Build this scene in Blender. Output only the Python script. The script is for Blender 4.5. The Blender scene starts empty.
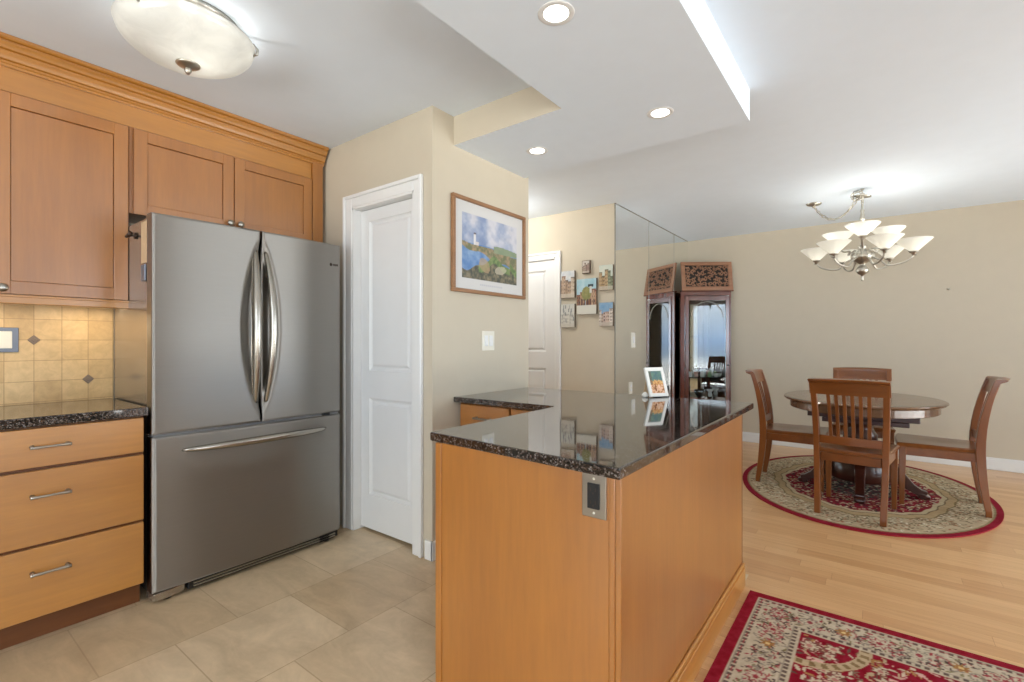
import bpy, bmesh, math, random
import numpy as np
from mathutils import Matrix, Vector, noise

random.seed(7)
S = bpy.context.scene
PI = math.pi

# ------------------------------------------------------------------ camera, world, light, exposure
CAM_H = 1.20
cam_d = bpy.data.cameras.new('camera')
cam = bpy.data.objects.new('camera', cam_d)
S.collection.objects.link(cam)
cam.location = (0, 0, CAM_H)
cam.rotation_euler = (math.radians(90), 0, math.radians(37.2))
cam_d.sensor_width = 36.0
cam_d.lens = 482.0 / 1024 * 36.0
cam_d.shift_y = 1.0 / 1024
cam_d.clip_start = 0.03
S.camera = cam

S.view_settings.view_transform = 'Standard'
S.view_settings.look = 'None'
S.view_settings.gamma = 1.0
S.view_settings.use_curve_mapping = False
S.view_settings.exposure = 0.0
S.cycles.use_denoising = True
S.cycles.max_bounces = 10
S.cycles.diffuse_bounces = 6
S.cycles.glossy_bounces = 5
S.cycles.transmission_bounces = 8
S.cycles.transparent_max_bounces = 12
S.cycles.sample_clamp_indirect = 6.0

W = bpy.data.worlds.new('sky')
S.world = W
W.use_nodes = True
wn, wl = W.node_tree.nodes, W.node_tree.links
wn.clear()
w_out = wn.new('ShaderNodeOutputWorld')
w_bg = wn.new('ShaderNodeBackground')
w_ramp = wn.new('ShaderNodeValToRGB')
w_sep = wn.new('ShaderNodeSeparateXYZ')
w_co = wn.new('ShaderNodeTexCoord')
w_map = wn.new('ShaderNodeMapRange')
w_map.inputs['From Min'].default_value = -0.4
w_map.inputs['From Max'].default_value = 0.6
wl.new(w_co.outputs['Generated'], w_sep.inputs[0])
wl.new(w_sep.outputs['Z'], w_map.inputs['Value'])
wl.new(w_map.outputs[0], w_ramp.inputs['Fac'])
wl.new(w_ramp.outputs['Color'], w_bg.inputs['Color'])
wl.new(w_bg.outputs[0], w_out.inputs['Surface'])
r = w_ramp.color_ramp
r.elements[0].position = 0.0; r.elements[0].color = (0.97, 0.98, 0.97, 1)
r.elements[1].position = 1.0; r.elements[1].color = (0.64, 0.66, 0.67, 1)
for p, c in ((0.34, (0.86, 0.85, 0.82, 1)), (0.375, (0.26, 0.33, 0.42, 1)), (0.40, (0.26, 0.36, 0.52, 1)), (0.46, (0.48, 0.55, 0.63, 1)), (0.62, (0.64, 0.65, 0.65, 1))):
    e = r.elements.new(p); e.color = c
w_bg.inputs['Strength'].default_value = 12.0


def light(name, kind, loc, energy, color=(1, 1, 1), size=0.1, size_y=None, rot=(0, 0, 0), **kw):
    d = bpy.data.lights.new(name, kind)
    d.energy = energy
    d.color = color
    if kind == 'AREA':
        d.size = size
        if size_y:
            d.shape = 'RECTANGLE'; d.size_y = size_y
    elif kind in ('POINT', 'SPOT'):
        d.shadow_soft_size = size
    for k, v in kw.items():
        setattr(d, k, v)
    o = bpy.data.objects.new(name, d)
    o.location = loc
    o.rotation_euler = rot
    S.collection.objects.link(o)
    return o


def portal(name, loc, rot, sx, sy):
    o = light(name, 'AREA', loc, 1.0, size=sx, size_y=sy, rot=rot)
    o.data.cycles.is_portal = True
    return o


# window openings (built further down): two in wall_right (x = 3.4), one in wall_back (y = -2.6)
XR, YB = 3.4, -2.6
WIN = [('right', 2.0, 6.1, 0.12, 2.15), ('right', -2.45, 0.3, 0.12, 2.15), ('back', -2.4, 2.4, 0.5, 2.2)]
for i, (side, a0, a1, z0, z1) in enumerate(WIN):
    if side == 'right':
        portal('window_daylight', (XR + 0.16, (a0 + a1) / 2, (z0 + z1) / 2), (0, PI / 2, 0), z1 - z0, a1 - a0)
    else:
        portal('window_daylight', ((a0 + a1) / 2, YB - 0.16, (z0 + z1) / 2), (PI / 2, 0, 0), a1 - a0, z1 - z0)


# ------------------------------------------------------------------ helpers: materials
def lin(c):
    return tuple((x / 255 / 12.92) if x / 255 <= 0.04045 else ((x / 255 + 0.055) / 1.055) ** 2.4 for x in c)


def C4(*c):
    return lin(c) + (1.0,)


class Mat:
    def __init__(self, name):
        self.m = bpy.data.materials.new(name)
        self.m.use_nodes = True
        self.n = self.m.node_tree.nodes
        self.l = self.m.node_tree.links
        self.b = self.n['Principled BSDF']

    def node(self, t, **kw):
        o = self.n.new(t)
        for k, v in kw.items():
            if k in o.inputs:
                o.inputs[k].default_value = v
            else:
                setattr(o, k, v)
        return o

    def coords(self, scale=(1, 1, 1), rot=(0, 0, 0), loc=(0, 0, 0)):
        t = self.node('ShaderNodeTexCoord')
        m = self.node('ShaderNodeMapping')
        m.inputs['Scale'].default_value = scale
        m.inputs['Rotation'].default_value = rot
        m.inputs['Location'].default_value = loc
        self.l.new(t.outputs['Object'], m.inputs[0])
        return m.outputs[0]

    def noise(self, vec, scale, detail=4, rough=0.5, dist=0.0):
        t = self.node('ShaderNodeTexNoise')
        t.inputs['Scale'].default_value = scale
        t.inputs['Detail'].default_value = detail
        t.inputs['Roughness'].default_value = rough
        t.inputs['Distortion'].default_value = dist
        self.l.new(vec, t.inputs['Vector'])
        return t.outputs['Fac']

    def ramp(self, fac, stops, interp='LINEAR'):
        t = self.node('ShaderNodeValToRGB')
        cr = t.color_ramp
        cr.interpolation = interp
        cr.elements[0].position, cr.elements[0].color = stops[0]
        cr.elements[1].position, cr.elements[1].color = stops[-1]
        for p, c in stops[1:-1]:
            e = cr.elements.new(p); e.color = c
        self.l.new(fac, t.inputs[0])
        return t.outputs['Color']

    def mix(self, fac, a, b, mode='MIX'):
        t = self.node('ShaderNodeMix', data_type='RGBA', blend_type=mode)
        for s, v in ((t.inputs[0], fac), (t.inputs[6], a), (t.inputs[7], b)):
            if hasattr(v, 'is_linked'):
                self.l.new(v, s)
            else:
                s.default_value = v
        return t.outputs[2]

    def bump(self, h, strength=0.1, dist=0.01):
        t = self.node('ShaderNodeBump')
        t.inputs['Strength'].default_value = strength
        t.inputs['Distance'].default_value = dist
        self.l.new(h, t.inputs['Height'])
        self.l.new(t.outputs[0], self.b.inputs['Normal'])

    def set(self, **kw):
        for k, v in kw.items():
            k = k.replace('_', ' ')
            s = self.b.inputs[k]
            if hasattr(v, 'is_linked'):
                self.l.new(v, s)
            else:
                s.default_value = v
        return self


def plain(name, rgb, rough=0.5, metal=0.0, var=0.04, **kw):
    """a plain surface with a faint procedural mottle"""
    m = Mat(name)
    v = m.coords()
    n = m.noise(v, 9.0, 3)
    c = lin(rgb)
    lo = tuple(x * (1 - var) for x in c) + (1,)
    hi = tuple(min(1, x * (1 + var)) for x in c) + (1,)
    m.set(Base_Color=m.ramp(n, [(0.3, lo), (0.7, hi)]), Roughness=rough, Metallic=metal, **kw)
    return m.m


def wood(name, c1, c2, axis, rough=0.35, coat=0.0, scale=7.0, stretch=0.09, spec=0.5):
    m = Mat(name)
    s = [1.0, 1.0, 1.0]
    s['XYZ'.index(axis)] = stretch
    v = m.coords(tuple(s))
    n1 = m.noise(v, scale, 5, 0.6, 0.35)
    n2 = m.noise(v, scale * 9, 3, 0.6)
    big = m.noise(m.coords((1, 1, 1)), 2.2, 3)
    base = m.ramp(n1, [(0.3, C4(*c1)), (0.72, C4(*c2))])
    fine = m.ramp(n2, [(0.35, (0.90, 0.88, 0.86, 1)), (0.65, (1.0, 1.0, 1.0, 1))])
    blot = m.ramp(big, [(0.3, (0.93, 0.92, 0.91, 1)), (0.7, (1.03, 1.03, 1.03, 1))])
    col = m.mix(1.0, m.mix(1.0, base, fine, 'MULTIPLY'), blot, 'MULTIPLY')
    m.set(Base_Color=col, Roughness=rough, Coat_Weight=coat, Coat_IOR=(1.95 if coat == 0.9 else 1.5), Coat_Roughness=(0.28 if coat == 0.9 else 0.12), Specular_IOR_Level=spec)
    return m.m


def m_paint_attr(name, rough=0.6, spec=0.3, bumpy=0.0):
    m = Mat(name)
    a = m.node('ShaderNodeVertexColor', layer_name='Col')
    m.set(Base_Color=a.outputs['Color'], Roughness=rough, Specular_IOR_Level=spec)
    if bumpy:
        m.bump(m.noise(m.coords(), 400, 2), bumpy, 0.004)
    return m.m


M = {}
M['wall'] = plain('cream_paint', (194, 184, 165), 0.72, var=0.012)
M['ceil'] = plain('ceiling_paint', (223, 233, 243), 0.8, var=0.01)
M['trim'] = plain('white_trim_paint', (226, 227, 226), 0.38, var=0.01)
M['door'] = plain('white_door_paint', (222, 223, 223), 0.42, var=0.01)
M['maple'] = wood('maple_vertical_grain', (156, 95, 24), (174, 111, 36), 'Z', 0.4, 0.9)
M['mapleh'] = wood('maple_long_grain', (172, 112, 30), (192, 130, 46), 'Y', 0.4, 0.9)
M['maplex'] = wood('maple_cross_grain', (156, 95, 24), (174, 111, 36), 'X', 0.4, 0.9)
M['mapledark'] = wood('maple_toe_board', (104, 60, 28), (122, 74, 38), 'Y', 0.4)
M['cherry'] = wood('chair_wood', (108, 58, 20), (136, 79, 32), 'Z', 0.28, 0.4)
M['cherryx'] = wood('chair_rail_wood', (108, 58, 20), (136, 79, 32), 'X', 0.28, 0.4)
M['tabletop'] = wood('table_top_wood', (98, 70, 48), (120, 88, 62), 'X', 0.25, 0.5)
M['darkwood'] = wood('pedestal_wood', (50, 21, 14), (68, 31, 20), 'Z', 0.3, 0.4)
M['mahogany'] = wood('curio_mahogany', (78, 32, 18), (106, 48, 28), 'Z', 0.26, 0.5)
M['mahoganygloss'] = wood('polished_mahogany', (84, 42, 30), (110, 58, 42), 'Z', 0.2, 1.0, spec=0.9)
M['carved'] = wood('carved_walnut', (140, 98, 72), (162, 120, 92), 'X', 0.4, 0.2)
M['black'] = plain('black_plastic', (18, 18, 19), 0.4)
M['dark'] = plain('dark_gap', (34, 26, 20), 0.7)
M['nickel'] = plain('brushed_nickel', (176, 172, 164), 0.28, 1.0)
M['nickeld'] = plain('pewter_metal', (186, 181, 170), 0.34, 1.0)
M['bronze'] = plain('oil_rubbed_bronze', (70, 56, 48), 0.4, 0.6)
M['pewterbrown'] = plain('brown_pewter', (128, 110, 94), 0.4, 0.3)
M['plate'] = plain('ivory_plastic', (224, 220, 206), 0.35)
M['slate'] = plain('pewter_plate', (116, 122, 134), 0.4, 0.5)
M['greyrubber'] = plain('grey_rubber', (112, 112, 112), 0.6)
M['paper'] = plain('white_paper', (232, 228, 220), 0.7)
M['tanpaper'] = plain('tan_paper', (206, 176, 140), 0.7)
M['porcelain'] = plain('white_porcelain', (232, 230, 222), 0.2)
M['pinkp'] = plain('pink_porcelain', (216, 176, 160), 0.25)
M['greenp'] = plain('green_porcelain', (150, 170, 128), 0.25)
M['whiteframe'] = plain('white_frame_paint', (232, 230, 224), 0.4)
M['frameoak'] = wood('picture_frame_oak', (136, 98, 66), (158, 118, 84), 'Y', 0.4)
M['canvas_edge'] = plain('canvas_edge', (92, 78, 62), 0.8)
M['rim'] = plain('mirror_edge_metal', (150, 148, 140), 0.35, 0.8)

m = Mat('stainless_brushed')
n = m.noise(m.coords((1, 1, 120)), 8, 2)
m.set(Base_Color=m.ramp(n, [(0.3, C4(158, 154, 148)), (0.7, C4(161, 157, 151))]), Metallic=1.0, Roughness=0.44)
tg = m.node('ShaderNodeTangent', direction_type='RADIAL', axis='Z')
m.l.new(tg.outputs[0], m.b.inputs['Tangent'])
m.set(Anisotropic=0.94, Anisotropic_Rotation=0.25)
M['steel'] = m.m
M['steelside'] = plain('fridge_side_steel', (176, 168, 156), 0.2, 0.85)
M['steelhandle'] = plain('handle_steel', (170, 164, 154), 0.26, 1.0)

m = Mat('mirror_glass')
m.set(Base_Color=(0.95, 0.96, 0.94, 1), Metallic=1.0, Roughness=0.01)
M['mirror'] = m.m


def glassy(name, tint, refl, rough=0.02):
    mm = Mat(name)
    mm.n.remove(mm.b)
    out = mm.n['Material Output']
    tr = mm.node('ShaderNodeBsdfTransparent'); tr.inputs[0].default_value = tint
    gl = mm.node('ShaderNodeBsdfGlossy'); gl.inputs['Roughness'].default_value = rough
    fr = mm.node('ShaderNodeFresnel'); fr.inputs['IOR'].default_value = 1.5
    ad = mm.node('ShaderNodeMath', operation='ADD'); ad.inputs[1].default_value = refl
    mx = mm.node('ShaderNodeMixShader')
    mm.l.new(fr.outputs[0], ad.inputs[0]); mm.l.new(ad.outputs[0], mx.inputs[0])
    mm.l.new(tr.outputs[0], mx.inputs[1]); mm.l.new(gl.outputs[0], mx.inputs[2])
    mm.l.new(mx.outputs[0], out.inputs[0])
    return mm.m


M['glass'] = glassy('clear_glass', (0.94, 0.97, 0.98, 1), 0.03)
M['winglass'] = glassy('window_glass', (0.97, 0.98, 0.98, 1), 0.0)
M['crystal'] = glassy('crystal', (0.86, 0.9, 0.92, 1), 0.25)


def frosted(name, col, trans, vein=0.0):
    mm = Mat(name)
    mm.n.remove(mm.b)
    out = mm.n['Material Output']
    if vein:
        f = mm.noise(mm.coords(), 7, 4, 0.6, 1.2)
        cc = mm.ramp(f, [(0.35, tuple(x * (1 - vein) for x in col[:3]) + (1,)), (0.65, col)])
    d = mm.node('ShaderNodeBsdfDiffuse'); t = mm.node('ShaderNodeBsdfTranslucent')
    g = mm.node('ShaderNodeBsdfGlossy'); g.inputs['Roughness'].default_value = 0.12
    for q in (d, t):
        if vein:
            mm.l.new(cc, q.inputs[0])
        else:
            q.inputs[0].default_value = col
    a = mm.node('ShaderNodeMixShader'); a.inputs[0].default_value = trans
    mm.l.new(d.outputs[0], a.inputs[1]); mm.l.new(t.outputs[0], a.inputs[2])
    b = mm.node('ShaderNodeMixShader'); b.inputs[0].default_value = 0.05
    mm.l.new(a.outputs[0], b.inputs[1]); mm.l.new(g.outputs[0], b.inputs[2])
    mm.l.new(b.outputs[0], out.inputs[0])
    return mm.m


M['shade'] = frosted('frosted_shade_glass', (0.90, 0.89, 0.84, 1), 0.5)
M['alabaster'] = frosted('alabaster_glass', (0.88, 0.88, 0.85, 1), 0.45, 0.12)


def emit(name, col, s):
    mm = Mat(name)
    mm.set(Base_Color=(0.8, 0.8, 0.8, 1), Emission_Color=col, Emission_Strength=s)
    return mm.m


M['lens'] = emit('lit_lens', (1.0, 0.95, 0.86, 1), 5.0)
M['puck'] = emit('lit_puck', (1.0, 0.78, 0.45, 1), 4.0)

# granite
m = Mat('dark_granite')
v = m.coords()
vo = m.node('ShaderNodeTexVoronoi'); vo.inputs['Scale'].default_value = 240
m.l.new(v, vo.inputs['Vector'])
sp = m.node('ShaderNodeSeparateColor'); m.l.new(vo.outputs['Color'], sp.inputs[0])
n1 = m.noise(v, 60, 4, 0.7)
ad = m.node('ShaderNodeMath', operation='MULTIPLY_ADD'); ad.inputs[1].default_value = 0.55
m.l.new(sp.outputs[0], ad.inputs[0])
sc_ = m.node('ShaderNodeMath', operation='MULTIPLY'); sc_.inputs[1].default_value = 0.6
m.l.new(n1, sc_.inputs[0]); m.l.new(sc_.outputs[0], ad.inputs[2])
col = m.ramp(ad.outputs[0], [(0.40, C4(12, 11, 12)), (0.55, C4(30, 25, 24)), (0.66, C4(58, 44, 37)), (0.76, C4(84, 72, 66)), (0.88, C4(124, 118, 114))])
m.set(Base_Color=col, Roughness=0.05, Specular_IOR_Level=0.6, Coat_Weight=0.4, Coat_Roughness=0.02)
M['granite'] = m.m

# travertine-look floor tiles, running bond, joints along the kitchen
m = Mat('stone_floor_tile')
v = m.coords((1, 1, 1), (0, 0, PI / 2), (5.18, 6.92, 0))
br = m.node('ShaderNodeTexBrick')
br.offset = 0.5; br.offset_frequency = 2
for k, val in (('Scale', 1.0), ('Mortar Size', 0.0028), ('Mortar Smooth', 0.3), ('Bias', 0.0), ('Brick Width', 0.47), ('Row Height', 0.47)):
    br.inputs[k].default_value = val
br.inputs['Color1'].default_value = C4(212, 191, 161)
br.inputs['Color2'].default_value = C4(196, 172, 140)
br.inputs['Mortar'].default_value = C4(182, 158, 128)
m.l.new(v, br.inputs['Vector'])
n1 = m.noise(m.coords((1, 2.2, 1)), 3.2, 7, 0.62, 0.8)
n2 = m.noise(m.coords(), 30, 4, 0.6)
c1 = m.mix(1.0, br.outputs['Color'], m.ramp(n1, [(0.3, (0.78, 0.76, 0.72, 1)), (0.7, (1.12, 1.11, 1.09, 1))]), 'MULTIPLY')
c2 = m.mix(1.0, c1, m.ramp(n2, [(0.3, (0.95, 0.95, 0.94, 1)), (0.7, (1.02, 1.02, 1.02, 1))]), 'MULTIPLY')
m.set(Base_Color=c2, Roughness=0.32, Specular_IOR_Level=0.4)
M['tile'] = m.m

# oak strip floor, boards along x
m = Mat('oak_strip_floor')
v0 = m.coords((1, 1, 1), (0, 0, 0), (20, 20.16, 0))
so = m.node('ShaderNodeSeparateXYZ'); m.l.new(v0, so.inputs[0])
rw = m.node('ShaderNodeMath', operation='DIVIDE'); rw.inputs[1].default_value = 0.083
m.l.new(so.outputs['Y'], rw.inputs[0])
fl_ = m.node('ShaderNodeMath', operation='FLOOR'); m.l.new(rw.outputs[0], fl_.inputs[0])
wh = m.node('ShaderNodeTexWhiteNoise', noise_dimensions='1D'); m.l.new(fl_.outputs[0], wh.inputs['W'])
sh = m.node('ShaderNodeMath', operation='MULTIPLY_ADD'); sh.inputs[1].default_value = 1.1
m.l.new(wh.outputs['Value'], sh.inputs[0]); m.l.new(so.outputs['X'], sh.inputs[2])
co_ = m.node('ShaderNodeCombineXYZ'); m.l.new(sh.outputs[0], co_.inputs[0]); m.l.new(so.outputs['Y'], co_.inputs[1])
v = co_.outputs[0]
br = m.node('ShaderNodeTexBrick')
br.offset = 0.0
for k, val in (('Scale', 1.0), ('Mortar Size', 0.0007), ('Mortar Smooth', 0.2), ('Bias', 0.0), ('Brick Width', 1.1), ('Row Height', 0.083)):
    br.inputs[k].default_value = val
br.inputs['Color1'].default_value = C4(214, 173, 126)
br.inputs['Color2'].default_value = C4(195, 149, 103)
br.inputs['Mortar'].default_value = C4(160, 112, 68)
m.l.new(v, br.inputs['Vector'])
n1 = m.noise(m.coords((0.08, 1, 1)), 40, 5, 0.6, 0.4)
c1 = m.mix(1.0, br.outputs['Color'], m.ramp(n1, [(0.3, (0.88, 0.85, 0.80, 1)), (0.7, (1.03, 1.02, 1.01, 1))]), 'MULTIPLY')
m.set(Base_Color=c1, Roughness=0.3, Specular_IOR_Level=0.45, Coat_Weight=0.25, Coat_Roughness=0.2)
M['oak'] = m.m

# tumbled stone backsplash, 4 inch tiles on the y-z plane
m = Mat('tumbled_backsplash_tile')
v = m.coords((1, 1, 1), (0, 0, 0), (0, 0, 0))
sx = m.node('ShaderNodeSeparateXYZ'); m.l.new(v, sx.inputs[0])
cx = m.node('ShaderNodeCombineXYZ')
for s_, d_, off in (('Y', 0, 10.0), ('Z', 1, 10.0)):
    q = m.node('ShaderNodeMath', operation='ADD'); q.inputs[1].default_value = off
    m.l.new(sx.outputs[s_], q.inputs[0]); m.l.new(q.outputs[0], cx.inputs[d_])
br = m.node('ShaderNodeTexBrick')
br.offset = 0.0
for k, val in (('Scale', 1.0), ('Mortar Size', 0.0016), ('Mortar Smooth', 0.3), ('Bias', 0.0), ('Brick Width', 0.1), ('Row Height', 0.1)):
    br.inputs[k].default_value = val
br.inputs['Color1'].default_value = C4(216, 186, 138)
br.inputs['Color2'].default_value = C4(196, 164, 116)
br.inputs['Mortar'].default_value = C4(170, 140, 98)
m.l.new(cx.outputs[0], br.inputs['Vector'])
n1 = m.noise(m.coords(), 26, 6, 0.65, 0.6)
m.set(Base_Color=m.mix(1.0, br.outputs['Color'], m.ramp(n1, [(0.3, (0.84, 0.82, 0.78, 1)), (0.68, (1.06, 1.05, 1.03, 1))]), 'MULTIPLY'), Roughness=0.4)
m.bump(br.outputs['Fac'], -0.25, 0.004)
M['splash'] = m.m
M['paint'] = m_paint_attr('printed_picture', 0.35, 0.4)
M['paintcanvas'] = m_paint_attr('painted_canvas', 0.6, 0.25)
M['pile'] = m_paint_attr('woven_wool_pile', 0.95, 0.1, 0.5)


# ------------------------------------------------------------------ helpers: meshes
class MB:
    """collects shapes into one bmesh; M is the transform applied to what is added"""
    def __init__(self, org=(0, 0, 0)):
        self.bm = bmesh.new()
        self.org = Vector(org)
        self.M = Matrix.Identity(4)

    def _merge(self, tb, smooth=False):
        bmesh.ops.transform(tb, matrix=self.M, verts=tb.verts)
        me = bpy.data.meshes.new('t')
        for f in tb.faces:
            f.smooth = smooth
        tb.to_mesh(me); tb.free()
        self.bm.from_mesh(me)
        bpy.data.meshes.remove(me)
        return self

    def box(self, x0, x1, y0, y1, z0, z1, bev=0.0, seg=1):
        tb = bmesh.new()
        bmesh.ops.create_cube(tb, size=1.0)
        bmesh.ops.scale(tb, vec=(abs(x1 - x0), abs(y1 - y0), abs(z1 - z0)), verts=tb.verts)
        bmesh.ops.translate(tb, vec=((x0 + x1) / 2, (y0 + y1) / 2, (z0 + z1) / 2), verts=tb.verts)
        if bev:
            bmesh.ops.bevel(tb, geom=list(tb.edges), offset=bev, segments=seg, affect='EDGES', profile=0.5)
        return self._merge(tb)

    def prism(self, poly, z0, z1, bev=0.0, seg=2):
        tb = bmesh.new()
        a = [tb.verts.new((x, y, z0)) for x, y in poly]
        b = [tb.verts.new((x, y, z1)) for x, y in poly]
        n = len(poly)
        tb.faces.new(a[::-1]); tb.faces.new(b)
        for i in range(n):
            tb.faces.new((a[i], a[(i + 1) % n], b[(i + 1) % n], b[i]))
        bmesh.ops.recalc_face_normals(tb, faces=tb.faces)
        if bev:
            bmesh.ops.bevel(tb, geom=list(tb.edges), offset=bev, segments=seg, affect='EDGES', profile=0.5)
        return self._merge(tb)

    def lathe(self, prof, c=(0, 0, 0), n=32, smooth=True, sx=1.0, sy=1.0):
        """prof: list of (radius, z); open ends with r > 0 stay open"""
        tb = bmesh.new()
        rings = []
        for r_, z_ in prof:
            if r_ < 1e-6:
                rings.append([tb.verts.new((c[0], c[1], c[2] + z_))])
            else:
                rings.append([tb.verts.new((c[0] + sx * r_ * math.cos(2 * PI * k / n), c[1] + sy * r_ * math.sin(2 * PI * k / n), c[2] + z_)) for k in range(n)])
        for a, b in zip(rings, rings[1:]):
            for k in range(n):
                k2 = (k + 1) % n
                if len(a) == 1 and len(b) == 1:
                    continue
                if len(a) == 1:
                    tb.faces.new((a[0], b[k2], b[k]))
                elif len(b) == 1:
                    tb.faces.new((a[k], a[k2], b[0]))
                else:
                    tb.faces.new((a[k], a[k2], b[k2], b[k]))
        bmesh.ops.recalc_face_normals(tb, faces=tb.faces)
        return self._merge(tb, smooth)

    def rod(self, p, q, r_, n=12):
        return self.tube([p, q], r_, n)

    def tube(self, pts, rad, n=10, closed=False):
        pts = [Vector(p) for p in pts]
        N = len(pts)
        rads = rad if isinstance(rad, (list, tuple)) else [rad] * N
        tb = bmesh.new()
        rings = []
        up = None
        for i, p in enumerate(pts):
            if closed:
                t = pts[(i + 1) % N] - pts[i - 1]
            else:
                t = pts[min(i + 1, N - 1)] - pts[max(i - 1, 0)]
            t.normalize()
            if up is None:
                up = Vector((0, 0, 1)) if abs(t.z) < 0.9 else Vector((1, 0, 0))
            s = t.cross(up)
            if s.length < 1e-5:
                s = t.orthogonal()
            s.normalize()
            up = s.cross(t).normalized()
            rings.append([tb.verts.new(p + rads[i] * (math.cos(2 * PI * k / n) * s + math.sin(2 * PI * k / n) * up)) for k in range(n)])
        R_ = range(N) if closed else range(N - 1)
        for i in R_:
            a, b = rings[i], rings[(i + 1) % N]
            for k in range(n):
                tb.faces.new((a[k], a[(k + 1) % n], b[(k + 1) % n], b[k]))
        if not closed:
            tb.faces.new(rings[0][::-1]); tb.faces.new(rings[-1])
        bmesh.ops.recalc_face_normals(tb, faces=tb.faces)
        return self._merge(tb, True)

    def sweep(self, pts, ws, ds, side=(1, 0, 0), bev=0.0):
        """rectangular section w along side, d across, along pts"""
        pts = [Vector(p) for p in pts]
        side = Vector(side).normalized()
        N = len(pts)
        ws = ws if isinstance(ws, (list, tuple)) else [ws] * N
        ds = ds if isinstance(ds, (list, tuple)) else [ds] * N
        tb = bmesh.new()
        rings = []
        for i, p in enumerate(pts):
            t = (pts[min(i + 1, N - 1)] - pts[max(i - 1, 0)]).normalized()
            nn = t.cross(side).normalized()
            w, d = ws[i] / 2, ds[i] / 2
            rings.append([tb.verts.new(p + a * w * side + b * d * nn) for a, b in ((-1, -1), (1, -1), (1, 1), (-1, 1))])
        for a, b in zip(rings, rings[1:]):
            for k in range(4):
                tb.faces.new((a[k], a[(k + 1) % 4], b[(k + 1) % 4], b[k]))
        tb.faces.new(rings[0][::-1]); tb.faces.new(rings[-1])
        bmesh.ops.recalc_face_normals(tb, faces=tb.faces)
        if bev:
            ed = [e for e in tb.edges if len(e.link_faces) == 2 and e.calc_face_angle(0) > 0.6]
            bmesh.ops.bevel(tb, geom=ed, offset=bev, segments=2, affect='EDGES', profile=0.5)
        return self._merge(tb)

    def grid(self, fn, nu, nv, smooth=True):
        """surface from fn(i/nu, j/nv) -> point"""
        tb = bmesh.new()
        vs = [[tb.verts.new(fn(i / nu, j / nv)) for j in range(nv + 1)] for i in range(nu + 1)]
        for i in range(nu):
            for j in range(nv):
                tb.faces.new((vs[i][j], vs[i + 1][j], vs[i + 1][j + 1], vs[i][j + 1]))
        return self._merge(tb, smooth)

    def build(self, name, mat, parent=None):
        bmesh.ops.translate(self.bm, vec=-self.org, verts=self.bm.verts)
        me = bpy.data.meshes.new(name)
        self.bm.to_mesh(me); self.bm.free()
        me.materials.append(mat if not isinstance(mat, str) else M[mat])
        o = bpy.data.objects.new(name, me)
        S.collection.objects.link(o)
        if parent is not None:
            o.parent = parent
        else:
            o.location = self.org
        return o


def tag(o, label, cat, group=None):
    o['label'] = label
    o['category'] = cat
    if group:
        o['group'] = group
    return o


def thing(name, label, cat, loc=(0, 0, 0), rotz=0.0, group=None):
    o = bpy.data.objects.new(name, None)
    o.empty_display_size = 0.1
    S.collection.objects.link(o)
    o.location = loc
    o.rotation_euler = (0, 0, rotz)
    return tag(o, label, cat, group)


def dup(root, loc, rotz, label, group=None):
    r_ = root.copy(); S.collection.objects.link(r_)
    r_.location = loc; r_.rotation_euler = (0, 0, rotz)
    r_['label'] = label
    if group:
        r_['group'] = group

    def rec(src, dst):
        for ch in list(src.children):
            c = ch.copy(); S.collection.objects.link(c); c.parent = dst
            rec(ch, c)
    rec(root, r_)
    return r_


def struct(name, mb, mat, parent=None):
    o = mb.build(name, mat, parent)
    if parent is None:
        o['kind'] = 'structure'
    return o


def painted(name, img, to3d, mat, parent=None, org=(0, 0, 0)):
    """grid whose point colours come from img (rows from the top, sRGB 0-255); to3d(u, v) with v up"""
    h, w = img.shape[:2]
    us = np.linspace(0, 1, w); vs = np.linspace(1, 0, h)
    co = np.array([to3d(u, v) for v in vs for u in us], dtype=np.float32) - np.array(org, dtype=np.float32)
    idx = np.arange(h * w).reshape(h, w)
    q = np.stack([idx[1:, :-1], idx[1:, 1:], idx[:-1, 1:], idx[:-1, :-1]], -1).reshape(-1, 4)
    me = bpy.data.meshes.new(name)
    me.from_pydata(co.tolist(), [], q.tolist())
    c = np.clip(img.reshape(-1, 3) / 255.0, 0, 1)
    c = np.where(c <= 0.04045, c / 12.92, ((c + 0.055) / 1.055) ** 2.4)
    at = me.color_attributes.new('Col', 'FLOAT_COLOR', 'POINT')
    at.data.foreach_set('color', np.c_[c, np.ones(len(c))].astype(np.float32).ravel())
    me.materials.append(M[mat])
    o = bpy.data.objects.new(name, me)
    S.collection.objects.link(o)
    if parent is not None:
        o.parent = parent
    else:
        o.location = org
    return o


# ------------------------------------------------------------------ the setting
CEIL, SOF = 2.50, 2.335
XL = -3.25                # kitchen wall behind the cabinets
PY = 1.845                # pantry wall face
PX = -1.95                # wall with the framed print, and the mirror wall beyond
HY0, HY1 = 2.76, 4.17     # hallway between the two
YF = 6.34                 # dining wall
XH = -4.3                 # hallway end

mb = MB(); mb.box(XL, -0.53, YB, 2.72, -0.05, 0.0)
struct('floor_tile', mb, 'tile')
mb = MB(); mb.prism([(-0.53, YB), (XR, YB), (XR, YF), (XH, YF), (XH, 2.72), (-0.53, 2.72)], -0.05, 0.0)
struct('floor_wood', mb, 'oak')
mb = MB(); mb.box(XH, XR, YB, YF, CEIL, CEIL + 0.1)
struct('ceiling', mb, 'ceil')
mb = MB(); mb.prism([(PX, 2.012), (-1.225, 2.012), (-1.225, 1.06), (-0.525, 1.06), (-0.525, 2.715), (PX, 2.715)], SOF, CEIL)
sof = struct('ceiling_soffit', mb, 'ceil')
sof.data.materials.append(M['wall'])
for p in sof.data.polygons:      # the kitchen-facing drop is painted like the walls
    if p.normal.y < -0.9 and p.center.y > 1.9:
        p.material_index = 1

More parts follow.
